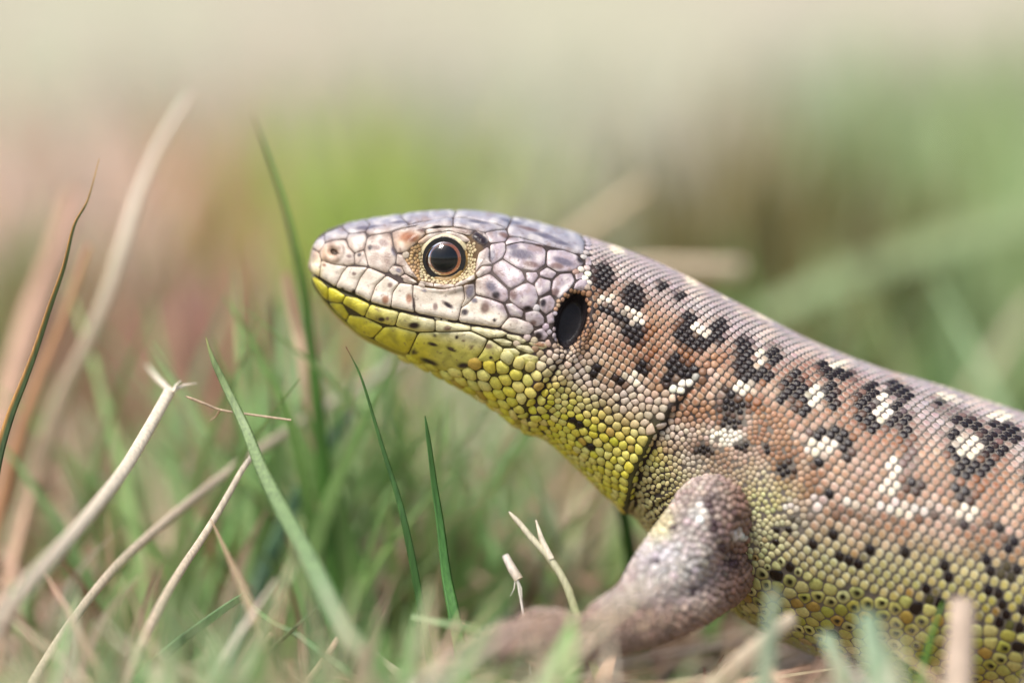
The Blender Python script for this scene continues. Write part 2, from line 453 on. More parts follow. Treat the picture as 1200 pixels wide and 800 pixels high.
HSPOT = [  # brown and slate flecks on the head shields: x, y, rx, ry, tilt, tone
    (482, 280, 4.5, 3, 10, 0), (480, 279, 11, 6, 0, 2), (440, 291, 7, 3, 0, 1), (450, 286, 7, 4, 15, 1), (434, 291, 2.4, 3, 0, 0), (462, 295, 3, 6, -20, 3), (421.5, 299, 2.6, 2.4, 0, 0),
    (410, 301, 3, 2, 0, 1), (415, 342, 3, 3, 0, 0), (416, 321, 2.5, 2, 0, 1), (452.5, 351, 4, 4.5, 0, 2), (480, 350, 3.6, 6, 0, 2), (485.5, 355, 1.8, 8, 0, 0), (467.5, 317, 3.4, 2.6, 30, 3), (471, 326.5, 2, 2, 0, 0), (458, 334, 3, 3, 0, 1),
    (510.6, 359.4, 3, 4.4, 0, 1), (525.6, 357.5, 7, 2.8, 35, 0), (498, 340, 3, 2, 0, 3), (545, 366, 4.5, 4, 0, 0), (569, 361, 5, 7, 15, 1), (580, 375, 2, 2, 0, 0), (486, 380, 6.5, 3.4, 0, 0), (525, 384, 4.5, 2.4, 0, 1),
    (582, 346, 5, 4.4, 0, 0), (576, 336, 7, 5, 45, 3), (618, 361, 5, 3, 0, 0), (602, 345, 4.4, 7, 0, 1), (636, 355, 3.6, 5, 0, 0), (650, 343, 6, 4.5, 0, 1), (625, 378, 4, 3, 0, 1), (631, 393, 5, 5, 0, 0), (632, 403, 8, 3, 15, 2),
    (508, 402, 6, 2, 15, 0), (530, 408, 6, 2, 25, 0), (536, 394, 2.2, 2.2, 0, 0), (553, 406, 2.4, 3, 0, 1), (504, 422, 11, 3.2, 20, 0), (486, 411, 4, 3, 0, 0), (544, 427, 7, 3.4, 0, 0), (573, 405, 5, 3, 0, 1), (576, 418, 2.2, 2, 0, 0),
    (448, 373, 4, 2.6, 0, 0), (455, 372, 2, 2, 0, 1), (510, 392, 2, 2, 0, 0), (544, 398, 2, 1.6, 0, 1), (610, 299, 16, 6, 8, 3), (600, 290, 7, 4, 0, 3), (622, 311, 10, 3.4, 10, 1), (660, 308, 12, 4, 18, 3), (652, 313, 8, 3, 10, 1), (680, 305, 5, 5, 0, 0), (576, 300, 4, 7, 0, 3),
    (562, 280, 12, 6, 38, 0), (592, 277, 9, 3, 15, 1), (512, 267, 6, 1.8, -8, 0), (545, 272, 6, 2, 10, 1), (494, 271, 5, 2, -10, 1), (402, 338, 2.4, 2, 0, 0), (381, 311, 2.5, 2, 0, 2), (465, 323, 2, 2, 0, 3), (556, 352, 4, 3, 0, 3), (551, 341, 5, 9, 10, 3), (600, 262, 14, 2, 14, 3), (640, 279, 16, 2.5, 16, 3), (636, 290, 10, 2, 10, 1), (655, 286, 12, 2, 14, 3), (560, 262, 12, 2, 8, 3), (430, 268, 14, 2, -6, 3), (470, 262, 12, 1.6, -6, 3), (618, 270, 14, 2, 14, 1)]
HTONE = [lin((40, 27, 26)), lin((100, 72, 62)), lin((138, 86, 52)), lin((84, 78, 90))]

def head_colour(px, py):
    px = np.asarray(px, float); py = np.asarray(py, float)
    top = lin((150, 143, 146)); side = lin((174, 156, 140)); lip = lin((208, 193, 172)); temp = lin((166, 150, 152)); yel = lin((196, 184, 44)); cream = lin((202, 192, 150))
    topline = np.interp(px, [360, 400, 450, 500, 522, 560, 600, 690], [290, 277, 268, 264, 262, 268, 280, 300])
    c = np.broadcast_to(side, px.shape + (3,)).copy()
    c = mixc(c, np.broadcast_to(temp, c.shape), smooth(555, 585, px))
    c = mixc(c, np.broadcast_to(lin((200, 158, 112)), c.shape), np.exp(-(((px - 483) / 20) ** 2 + ((py - 283) / 10) ** 2)) * .7)
    c = mixc(c, np.broadcast_to(lin((196, 160, 128)), c.shape), np.exp(-(((px - 384) / 14) ** 2 + ((py - 297) / 14) ** 2)) * .8)
    c = mixc(c, np.broadcast_to(top, c.shape), smooth(8, -4, py - topline))
    upper = np.interp(px, [360, 376, 432, 484, 546, 600], [300, 306, 313, 333, 345, 372])
    c = mixc(c, np.broadcast_to(lip, c.shape), smooth(-6, 8, py - upper) * smooth(640, 590, px))
    c = mixc(c, np.broadcast_to(lin((204, 184, 120)), c.shape), np.exp(-(((px - 370) / 9) ** 2 + ((py - 322) / 16) ** 2)) * .8)
    mo = np.interp(px, [360, 374, 393, 434, 486, 537, 590, 640], [320, 326, 337, 355, 368, 378, 388, 402])
    low = smooth(-1, 2, py - mo)
    lowc = mixc(np.broadcast_to(yel, c.shape), np.broadcast_to(cream, c.shape), np.clip(smooth(395, 520, px) * smooth(34, 2, py - mo) + .35 * smooth(470, 560, px) * smooth(60, 10, py - mo), 0, 1))
    lowc = mixc(lowc, np.broadcast_to(lin((178, 174, 96)), c.shape), .5 * smooth(495, 520, px) * smooth(20, 40, py - mo))
    c = mixc(c, lowc, low)
    n1 = blotch(px, py, 9, 1.7); n2 = blotch(px, py, 4, 8.1)
    up = 1 - low
    c = mixc(c, np.broadcast_to(lin((132, 106, 92)), c.shape), np.clip(n1 * 1.1 + n2 * .5 - .1, 0, .55) * (.35 + .65 * smooth(8, -10, py - upper)) * up)
    c = mixc(c, np.broadcast_to(lin((226, 214, 198)), c.shape), np.clip(-n1 * .9, 0, .4) * up)
    c = mixc(c, np.broadcast_to(lin((120, 112, 40)), c.shape), np.clip(n1 * .9, 0, .45) * low)
    for x, y, rx, ry, a, k in HSPOT:
        m = ell(px, py, [(x, y, rx, ry, a)], .45)
        c = mixc(c, np.broadcast_to(HTONE[k], c.shape), m * (1.0 if k == 0 else .85))
    return c

# ------------------------------------------------------------------ lizard: head shields traced scale by scale
PLATES = [
 # rostral, supralabials
 [(363.8, 300), (367, 292), (374, 296), (376.6, 305), (375.5, 315), (374.7, 324.4), (369, 322), (364.4, 318)],
 [(376.6, 305), (390.6, 309.7), (407.5, 312), (400.5, 321), (393.4, 336), (384, 330), (374.7, 324.4)],
 [(407.5, 312), (431.9, 312.9), (422, 326), (415, 343.8), (404, 340), (393.4, 336), (400.5, 321)],
 [(431.9, 312.9), (453.4, 322.3), (440, 335), (433.8, 353.4), (424, 348), (415, 343.8), (422, 326)],
 [(453.4, 322.3), (468.4, 331.3), (460, 343), (458.1, 360), (446, 357), (433.8, 353.4), (440, 335)],
 [(468.4, 331.3), (484, 333.1), (483.5, 348), (486.3, 366), (472, 363), (458.1, 360), (460, 343)],
 [(484, 333.1), (500, 337), (520, 339), (543, 334), (545, 350), (540, 361), (537, 376.4), (510, 371.3), (486.3, 366), (483.5, 348)],
 [(540, 361), (549, 355), (557, 346), (574, 350), (590, 356), (596, 371), (586, 384), (560, 380.6), (537, 376.4)],
 [(543, 334), (556, 332), (557, 346), (549, 355), (540, 361), (545, 350)],
 [(586, 384), (596, 372), (604, 372), (624, 379), (626, 386), (620, 393), (600, 390)],
 # mental, infralabials
 [(364.4, 320.5), (374, 327), (384.5, 336.5), (385, 353), (378, 347), (370, 337)],
 [(384.5, 336.5), (393.4, 338.5), (405, 346.5), (401, 355), (385, 353.5)],
 [(405, 346.5), (418, 349), (434, 356.6), (427, 371), (414, 363), (401, 355)],
 [(434, 356.6), (450, 361), (468, 365), (463, 382), (445, 378), (427, 371)],
 [(468, 365), (490, 370.3), (510, 374.5), (510, 388), (490, 389), (463, 382)],
 [(510, 374.5), (537, 378.5), (552, 381.5), (552, 387), (530, 388), (510, 388)],
 [(552, 381.5), (586, 386), (596, 391), (588, 395), (572, 396), (552, 387)],
 # chin shields
 [(385, 354), (401, 355.5), (409, 369), (405.5, 375), (395, 367)],
 [(409, 369), (427, 371.5), (450, 383), (437, 396), (420, 390), (406, 376)],
 [(450, 383), (463, 382.5), (490, 389.5), (478, 415.5), (458, 408), (437, 396.5)],
 [(490, 389.5), (510, 388.7), (530, 388.5), (552, 388), (572, 397), (566, 411), (557, 422), (548, 433), (520, 435), (497, 426), (478, 416)],
 [(573, 397), (590, 408), (586, 421), (575, 426), (558, 422), (566, 411)],
 # snout side
 [(376.6, 305), (374, 296), (381, 285), (392, 281.5), (405, 281), (409, 290), (415.5, 297), (416, 309.7), (407.5, 312), (390.6, 309.7)],
 [(406, 280), (409, 274), (428, 272.5), (430, 280), (427, 293), (416, 297), (409, 290)],
 [(415.5, 297), (427, 293), (431.7, 312.6), (416, 310)],
 [(430, 280), (434, 276.5), (458, 272.5), (462, 294), (465, 299), (463.5, 309), (454, 321), (432, 313), (427, 293)],
 [(459, 273), (465, 270), (485, 265), (496, 268), (499, 275), (488, 285), (476, 296), (466, 297), (462, 291)],
 [(455, 317), (460, 311), (471, 312.5), (474, 320), (469, 324), (460, 322)],
 [(469, 324), (475, 321), (490, 331), (484, 333), (474, 331)],
 [(465, 297.5), (471, 298), (479, 311), (490, 327), (475, 321), (471, 313), (464, 309)],
 # rim below the eye
 [(490, 329), (499, 330.5), (508, 332), (508, 336), (499, 335)],
 [(508, 332), (520, 334), (533, 333), (533, 336.5), (520, 338), (508, 336)],
 [(533, 333), (546, 327), (556, 321), (557, 327), (546, 332), (533, 336.5)],
 # above the eye
 [(488, 284), (500, 275), (511, 270.5), (522, 269.5), (534, 271), (545, 275.5), (552, 282), (549, 285), (536, 276.5), (522, 274), (508, 277.5), (492, 287)],
 [(463, 270), (480, 264.5), (495, 260), (512, 257.5), (531, 256), (531, 266), (512, 267), (497, 268.5), (485, 265.5)],
 [(531, 256), (545, 256.5), (562, 259), (580, 263), (594, 269), (580, 270), (568, 272.5), (557, 270), (543, 268), (531, 266)],
 [(498, 269), (512, 267), (531, 266.5), (545, 269), (556, 271), (551, 277), (540, 272), (522, 269), (509, 270.5), (499, 275)],
 [(551.5, 277), (557, 271), (574, 281), (568, 288.5), (560, 286)],
 [(557, 270), (568, 273), (574, 279), (573, 281), (563, 274.5)],
 # top shields
 [(366, 289.5), (371, 281.5), (380, 275), (381, 285), (374, 296)],
 [(380, 274.5), (390, 270), (400, 266), (409, 274), (406, 280), (392, 281), (381, 284.5)],
 [(400, 265.5), (412, 262), (428, 259), (434, 263), (428, 272), (409, 274)],
 [(428, 258.7), (450, 255.5), (468, 253), (480, 264), (463, 270), (458, 272), (434, 276), (428, 272.5), (434, 263)],
 [(468, 252.7), (490, 250.3), (515, 248.5), (535, 248), (531, 255.6), (512, 257), (495, 259.5), (480, 264)],
 [(535, 248), (560, 249), (585, 252.5), (600, 256), (594, 268.5), (580, 262.5), (562, 258.4), (545, 256), (531, 255.6)],
 [(600, 256), (640, 265), (680, 277), (686, 285), (684, 298), (672, 297), (660, 292.5), (640, 288), (620, 281), (596, 277), (594, 269)],
 [(568, 273), (580, 270.3), (593, 269.5), (596, 277), (592, 283.5), (574, 285)],
 [(596, 278), (610, 279), (628, 284), (640, 288.5), (636, 289), (622, 286), (608, 283.5), (593, 287.5), (592, 284)],
 # temples
 [(574, 286.5), (589, 284), (592, 284.5), (593, 294), (589, 302), (578, 310), (574, 306)],
 [(561, 296), (571, 289), (574, 292), (574, 306), (578, 310), (565, 311), (557, 319), (558, 308)],
 [(593, 288), (608, 284), (624, 286.5), (636, 289.5), (640, 294), (639, 310), (628, 318), (608, 315), (589, 303), (593, 294)],
 [(641, 293), (660, 293), (676, 299), (685, 309), (672, 318), (654, 319), (640, 311)],
 [(589, 304), (600, 311), (612, 318), (616, 328), (610, 333), (598, 339), (577, 318), (578, 310)],
 [(557, 327), (574, 320), (595, 339), (596, 350), (591, 355), (576, 350), (557, 345)],
 [(557, 320), (565, 311.5), (577, 312), (575, 319), (560, 326)],
 [(597, 341), (612, 333), (619, 331), (628, 336), (631, 350), (626, 361), (616, 364), (606, 360), (597, 352)],
 [(616, 319), (629, 319), (631, 324), (624, 333), (617, 328)],
 [(632, 319), (641, 313), (653, 320), (647, 327), (633, 323.5)],
 [(626, 333), (632, 325), (646, 329), (645, 341), (631, 348)],
 [(646, 339), (648, 328), (656, 321), (670, 320), (674, 329), (666, 341), (655, 350), (647, 346)],
 [(632, 350), (645, 345), (651, 353), (649, 362), (640, 369), (632, 362)],
 [(592, 356), (600, 355), (614, 365), (612, 372), (598, 370.5)],
 [(615, 366), (630, 363), (638, 372), (638, 380), (628, 383), (616, 376)],
 [(640, 370), (648, 365), (650, 378), (642, 380)],
 [(673, 320), (684, 319), (684, 326), (675, 328)],
 [(674, 332), (680, 327), (689, 328), (689, 337), (682, 341), (672, 339)],
 [(686, 300), (692, 301), (694, 311), (686, 311)],
 # jaw angle
 [(625, 388), (636, 384), (643, 393), (638, 399), (628, 397)], [(619, 401), (638, 400), (644, 405), (636, 410), (622, 405)],
 [(593, 391), (608, 393), (618, 400), (612, 403), (594, 396)], [(576, 397), (590, 396.5), (601, 401), (598, 406), (588, 405)],
 [(602, 403), (620, 405), (628, 412), (622, 415), (606, 409)], [(590, 408), (604, 408), (610, 413), (606, 420), (592, 418), (588, 414)],
 [(608, 417), (618, 414), (632, 418), (630, 425), (618, 429), (609, 423)]]

def chaikin(p, n=1, c=.22):
    for _ in range(n):
        q = np.roll(p, -1, axis=0)
        p = np.stack([p * (1 - c) + q * c, p * c + q * (1 - c)], 1).reshape(-1, 2)
    return p

def resample(p, n):
    q = np.vstack([p, p[:1]])
    s = np.concatenate([[0], np.cumsum(np.hypot(*np.diff(q, axis=0).T))])
    t = np.linspace(0, s[-1], n, endpoint=False)
    return np.stack([np.interp(t, s, q[:, 0]), np.interp(t, s, q[:, 1])], 1)

def poly_area(p):
    x, y = p[:, 0], p[:, 1]
    return 0.5 * np.sum(x * np.roll(y, -1) - np.roll(x, -1) * y)

def in_poly(px, py, poly):
    px = np.asarray(px, float); py = np.asarray(py, float)
    r = np.zeros(px.shape, bool)
    n = len(poly)
    for i in range(n):
        x0, y0 = poly[i]; x1, y1 = poly[(i + 1) % n]
        c = ((y0 > py) != (y1 > py)) & (px < (x1 - x0) * (py - y0) / ((y1 - y0) + 1e-12) + x0)
        r ^= c
    return r

def plate_mesh(poly):
    p = np.array(poly, float)
    if poly_area(p) < 0: p = p[::-1]
    per = np.sum(np.hypot(*(np.roll(p, -1, 0) - p).T))
    n = int(np.clip(per / 1.6, 22, 110))
    p = resample(chaikin(p, 2, .10), n)
    tg = np.roll(p, -1, 0) - np.roll(p, 1, 0)
    nr = np.stack([-tg[:, 1], tg[:, 0]], 1); nr /= np.linalg.norm(nr, axis=1, keepdims=True) + 1e-9
    b = p + nr * 0.10                                     # the groove between shields
    c = b.mean(0)
    size = math.sqrt(abs(poly_area(b)))
    K = int(np.clip(size / 2.2, 4, 12))
    H = 0.004 + 0.0002 * min(size, 24)
    fr = [0.0, 0.035, .11] + list(np.linspace(.13, 1, K + 1)[1:-1])
    vs, cs, pp = [], [], []
    for f in fr:
        ring = b + (c - b) * f
        dist = f * np.linalg.norm(b - c, axis=1)
        for q, d in zip(ring, dist):
            P, N = on_skin(*q)
            vs.append(P + N * (-0.006 if f == 0 else H * (1 - math.exp(-d / 1.1)) + 0.0006 * min(d, 8)))
            pp.append(q)
    P, N = on_skin(*c)
    vs.append(P + N * (H + 0.0006 * min(size / 2, 8))); pp.append(c)
    fs = []
    for k in range(len(fr) - 1):
        for i in range(n):
            j = (i + 1) % n
            fs.append((k * n + i, (k + 1) * n + i, (k + 1) * n + j, k * n + j))
    k = (len(fr) - 1) * n
    for i in range(n):
        fs.append((k + i, len(vs) - 1, k + (i + 1) % n))
    pp = np.array(pp)
    return np.array(vs), fs, head_colour(pp[:, 0], pp[:, 1])

lizard = bpy.data.objects.new('lizard', None)
scene.collection.objects.link(lizard)
lizard.location = (1.6, 0, 0)
lizard.empty_display_size = 0.5
bpy.context.view_layer.update()
tag(lizard, 'brown spotted lizard with yellow throat and belly standing in the grass', 'lizard')

far_v, far_f, far_c = [], [], []
for pl in PLATES:
    v, f, c = plate_mesh(pl)
    mesh_obj('head_plate', v, f, M_PLATE, lizard, c)
    o = len(far_v)
    far_v.extend(v * np.array([1, -1, 1])); far_c.extend(c)
    far_f.extend([tuple(o + i for i in reversed(q)) for q in f])
tag(mesh_obj('head_plating', far_v, far_f, M_PLATE, lizard, far_c), kind='stuff')

# ------------------------------------------------------------------ lizard: foreleg (grown into the trunk below)
def tube(path, n=20):
    """closed tube through (point, radius) pairs"""
    P = np.array([p for p, r in path]); R = np.array([r for p, r in path])
    k = np.linspace(0, len(P) - 1, (len(P) - 1) * 6 + 1)
    i = np.clip(k.astype(int), 0, len(P) - 2); t = (k - i)[:, None]
    p0 = P[np.clip(i - 1, 0, None)]; p1 = P[i]; p2 = P[i + 1]; p3 = P[np.clip(i + 2, None, len(P) - 1)]
    C = 0.5 * (2 * p1 + (p2 - p0) * t + (2 * p0 - 5 * p1 + 4 * p2 - p3) * t ** 2 + (3 * p1 - p0 - 3 * p2 + p3) * t ** 3)
    r = np.interp(k, np.arange(len(R)), R)
    T = np.gradient(C, axis=0); T /= np.linalg.norm(T, axis=1, keepdims=True)
    vs, fs = [], []
    a = np.cross(T[0], [0.3, 1, 0.2]); a /= np.linalg.norm(a)
    m = len(C)
    for q in range(m):
        a = a - T[q] * np.dot(a, T[q]); a /= np.linalg.norm(a)
        b = np.cross(T[q], a)
        for s in range(n):
            w = 2 * math.pi * s / n
            vs.append(C[q] + r[q] * (a * math.cos(w) + b * math.sin(w)))
    for q in range(m - 1):
        for s in range(n):
            fs.append((q * n + s, q * n + (s + 1) % n, (q + 1) * n + (s + 1) % n, (q + 1) * n + s))
    vs.append(C[0] - T[0] * r[0] * .5); vs.append(C[-1] + T[-1] * r[-1] * .6)
    for s in range(n):
        fs.append((len(vs) - 2, (s + 1) % n, s)); fs.append((len(vs) - 1, (m - 1) * n + s, (m - 1) * n + (s + 1) % n))
    return vs, fs

LEG = [
    [(W(846, 640, -0.4), .25), (W(843, 622, -0.7), .25), (W(834, 600, -0.92), .235), (W(818, 620, -1.06), .22), (W(794, 652, -1.2), .22), (W(770, 684, -1.35), .205), (W(748, 710, -1.5), .175), (W(705, 733, -1.74), .14)],
    [(W(848, 655, -0.5), .25), (W(838, 674, -0.85), .22), (W(816, 697, -1.15), .18), (W(784, 720, -1.42), .15), (W(735, 738, -1.68), .14), (W(680, 748, -1.93), .14), (W(640, 753, -2.08), .12)],
    # five fingers
    [(W(690, 742, -2.0), .09), (W(650, 726, -1.86), .07), (W(622, 724, -1.76), .055), (W(604, 738, -1.7), .035)],
    [(W(672, 746, -2.06), .10), (W(625, 738, -2.1), .075), (W(585, 742, -2.12), .06), (W(560, 758, -2.12), .035)],
    [(W(665, 750, -2.1), .10), (W(612, 748, -2.24), .078), (W(565, 752, -2.34), .06), (W(535, 768, -2.38), .035)],
    [(W(668, 755, -2.14), .10), (W(620, 762, -2.36), .075), (W(580, 766, -2.5), .06), (W(556, 782, -2.56), .035)],
    [(W(690, 758, -2.1), .09), (W(662, 772, -2.34), .07), (W(640, 780, -2.46), .055), (W(626, 794, -2.52), .035)],
]

def merged_leg():
    vs, fs = [], []
    for p in LEG:
        v, f = tube(p)
        o = len(vs); vs += v; fs += [tuple(o + i for i in q) for q in f]
    me = bpy.data.meshes.new('leg_source'); me.from_pydata([tuple(map(float, v)) for v in vs], [], fs)
    ob = bpy.data.objects.new('leg_source', me); scene.collection.objects.link(ob)
    md = ob.modifiers.new('r', 'REMESH'); md.mode = 'VOXEL'; md.voxel_size = 0.026
    sm = ob.modifiers.new('s', 'SMOOTH'); sm.iterations = 6; sm.factor = 0.5
    dg = bpy.context.evaluated_depsgraph_get()
    ev = ob.evaluated_get(dg); m2 = bpy.data.meshes.new_from_object(ev)
    bpy.data.objects.remove(ob)
    return m2

leg_mesh = merged_leg()
LV = np.empty(len(leg_mesh.vertices) * 3); leg_mesh.vertices.foreach_get('co', LV); LV = LV.reshape(-1, 3)
LN = np.empty(len(leg_mesh.vertices) * 3); leg_mesh.vertex_normals.foreach_get('vector', LN); LN = LN.reshape(-1, 3)
LEG_BVH = BVHTree.FromPolygons([tuple(p) for p in LV], [tuple(p.vertices) for p in leg_mesh.polygons])

def leg_colour(P):
    px, py = project(P)
    c = np.broadcast_to(lin((168, 150, 137)), px.shape + (3,)).copy()
    c = mixc(c, np.broadcast_to(lin((200, 191, 187)), c.shape), np.exp(-(((px - 784) / 40) ** 2 + ((py - 652) / 34) ** 2)))
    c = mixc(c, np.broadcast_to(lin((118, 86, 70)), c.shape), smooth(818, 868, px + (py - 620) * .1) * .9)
    c = mixc(c, np.broadcast_to(lin((146, 120, 100)), c.shape), smooth(698, 725, py) * .9)
    c = mixc(c, np.broadcast_to(lin((198, 188, 120)), c.shape), (1 - smooth(3, 22, np.hypot((px - 772) / 1.5, (py - 615) / 1.5))) * .5)
    dk = ell(px, py, [(833, 590, 6, 12), (838, 618, 7, 10), (772, 658, 7, 5), (858, 660, 8, 6), (812, 690, 9, 5), (846, 640, 5, 9), (790, 620, 4, 4)], .5)
    c = mixc(c, np.broadcast_to(lin((70, 48, 52)), c.shape), dk * .9)
    c = mixc(c, np.broadcast_to(lin((236, 228, 214)), c.shape), ell(px, py, [(818, 600, 8, 12), (866, 628, 7, 7)], .5) * .9)
    return c

# ------------------------------------------------------------------ lizard: small scales
PLATE_ARR = [np.array(p, float) for p in PLATES]
EYE_RING = [(EYE[0] + 24 * math.cos(a), EYE[1] + 23 * math.sin(a)) for a in np.linspace(0, 2 * math.pi, 40, endpoint=False)]

def scale_size(px, py):
    """scale width in photo pixels over neck, throat, shoulder and eyelid"""
    s = np.full(np.shape(px), 8.6)
    s = np.where(px < 700, 7.6, s)
    c, side, t = seg_dist(px, py, COLLAR)
    throat = smooth(455, 520, py) * (side < 0)
    s = s + throat * 2.6
    s = np.where((side < 0) & (c < 15) & (py > 490), 14.5, s)
    gul = (py > 396 + np.clip(px - 560, 0, None) * .4) & (px < 640)
    s = np.where(gul, np.interp(px, [540, 600, 640], [17.5, 15.5, 10.5]), s)
    es = np.hypot((px - EYE[0]) / 1.25, py - EYE[1])
    s = np.where(es < 36, 3.7, s)
    er = np.hypot((px - EARC[0]) / 18.0, (py - EARC[1]) / 33.5)
    s = np.where((er < 1.5), np.minimum(s, 5.8), s)
    s = np.where((er < 1.25), 4.4, s)
    sh = (side > 0)
    d = np.hypot(px - 855, (py - 560) * .9)
    bl = belly(px, py)
    s = np.where(sh, np.interp(d, [0, 60, 100, 150], [5.0, 5.6, 8.0, 9.6]), s)
    s = np.where(bl, 15.5, s)
    return s

def belly(px, py):
    return (px > 868) & (py > np.interp(px, [868, 950, 1080, 1200, 1420], [655, 676, 704, 738, 800]))

def zone(px, py):
    """True where scales are scattered to size instead of running in rows"""
    c, side, t = seg_dist(px, py, COLLAR)
    shoulder = (side > 0) & (np.hypot((px - 850) / 1.05, py - 570) < 104) & (px < 960) & (py > 436)
    neck = (side < 0) & ((py > 452 - np.clip(px - 690, 0, None) * .05) | (px < 694) | (c < 16))
    return shoulder | neck | belly(px, py)

sites, snorm, ssize, sth, skind = [], [], [], [], []   # kind: 0 rows, 1 scattered
# rows along the trunk
ROWS = 57
kk = np.linspace(10.3, 21.0, 900)
mid = section(kk, np.array([0.0, math.pi / 4, math.pi / 2, 3 * math.pi / 4, math.pi]))
girth = np.sum(np.linalg.norm(np.diff(mid, axis=1), axis=2), axis=1) * 1.03
adv = np.concatenate([[0], np.cumsum(np.linalg.norm(np.diff(mid[:, 2, :], axis=0), axis=1))])
space = girth / ROWS
phase = np.concatenate([[0], np.cumsum(np.diff(adv) / (space[1:] * 1.06))])
for i in range(int(phase[-1])):
    for half in (0, 1):
        k = np.interp(i + half * .5, phase, kk)
        sp = np.interp(k, kk, space)
        js = np.arange(ROWS // 2 + 1) * 2 + half
        th = np.clip(js / ROWS * np.pi, 0.0, np.pi)
        Q = section(np.array([k]), th)[0]
        for q, a in zip(Q, th):
            p = BVH.find_nearest(Vector(q))[0]
            px, py = project(np.array(p))
            if zone(px, py): continue
            n = N1F[GKD.find(p)[1]]
            sites.append(np.array(p)); snorm.append(n); ssize.append(sp * 1.22); sth.append(a); skind.append(0)

# scattered scales
cells = {}
CS = 0.125
def key(p): return (int(math.floor(p[0] / CS)), int(math.floor(p[1] / CS)), int(math.floor(p[2] / CS)))
for i, p in enumerate(sites):
    cells.setdefault(key(p), []).append(i)
cand_k = rng.uniform(0, 20.5, 84000); cand_t = rng.uniform(0.02, np.pi, 84000)
# even spread over the skin by looking the grid up
ki = np.clip(np.searchsorted(KS, cand_k), 1, nu - 1)
fi = (cand_k - KS[ki - 1]) / (KS[ki] - KS[ki - 1])
tj = cand_t / np.pi * (NV - 1); t0 = np.clip(tj.astype(int), 0, NV - 2); ft = tj - t0
A = G1[ki - 1, t0] * ((1 - fi) * (1 - ft))[:, None] + G1[ki, t0] * (fi * (1 - ft))[:, None] + G1[ki - 1, t0 + 1] * ((1 - fi) * ft)[:, None] + G1[ki, t0 + 1] * (fi * ft)[:, None]
PX, PY = project(A)
ok = zone(PX, PY) | (cand_k < 10.3)
SZ = scale_size(PX, PY)
inside = np.zeros(len(PX), bool)
for poly in PLATE_ARR:
    c = poly.mean(0)
    inside |= in_poly(PX, PY, c + (poly - c) * (1 + 2.2 / (np.sqrt(abs(poly_area(poly))) * .6)))
inside |= in_poly(PX, PY, EYE_RING) | in_poly(PX, PY, [(EARC[0] + (x - EARC[0]) * 1.06, EARC[1] + (y - EARC[1]) * 1.04) for x, y in EAR])
inside |= np.hypot(PX - 391.5, PY - 295.5) < 10
inside |= (cand_k < 6.2) & (PY < 420) & ~(np.hypot((PX - EYE[0]) / 1.3, PY - EYE[1]) < 40)
inside |= (cand_k < 10.2) & (PY < 341) & (PX > 556) & (PX < 690)
for m in np.nonzero(ok & ~inside)[0]:
    p = A[m]; s = SZ[m] * SPX * 1.0
    kx, ky, kz = key(p); good = True
    for dx in (-1, 0, 1):
        for dy in (-1, 0, 1):
            for dz in (-1, 0, 1):
                for i in cells.get((kx + dx, ky + dy, kz + dz), ()):
                    if np.dot(sites[i] - p, sites[i] - p) < (0.80 * 0.5 * (s + ssize[i])) ** 2:
                        good = False; break
                if not good: break
            if not good: break
        if not good: break
    if good:
        cells.setdefault(key(p), []).append(len(sites))
        sites.append(p); snorm.append(N1F[GKD.find(p)[1]]); ssize.append(s); sth.append(cand_t[m]); skind.append(1)

# foreleg
legok = []
for p, n in zip(LV, LN):
    legok.append(BVH.find_nearest(Vector(p))[3] > 0.02 and p[1] < 0)
idx = rng.permutation(len(LV))
for m in idx:
    p = LV[m]
    loc, nn, fi_, dd = BVH.find_nearest(Vector(p))
    if dd < 0.02 or (p - np.array(loc)) @ N1F[GKD.find(loc)[1]] < 0: continue
    s = 8.4 * SPX if p[0] > 0.75 else 6.5 * SPX
    kx, ky, kz = key(p); good = True
    for dx in (-1, 0, 1):
        for dy in (-1, 0, 1):
            for dz in (-1, 0, 1):
                for i in cells.get((kx + dx, ky + dy, kz + dz), ()):
                    if skind[i] == 2 and np.dot(sites[i] - p, sites[i] - p) < (0.8 * s) ** 2: good = False
    if good:
        cells.setdefault(key(p), []).append(len(sites))
        sites.append(p.copy()); snorm.append(LN[m]); ssize.append(s); sth.append(1.5); skind.append(2)

S = np.array(sites); SN = np.array(snorm); SS = np.array(ssize); STH = np.array(sth); SK = np.array(skind)

def tangent(n):
    ref = np.array([1.0, 0, -0.28])
    e = ref - n * (ref @ n)
    if e @ e < 1e-4:
        e = np.array([0, 0, 1.0]) - n * n[2]
    e /= np.linalg.norm(e)
    return e, np.cross(n, e)

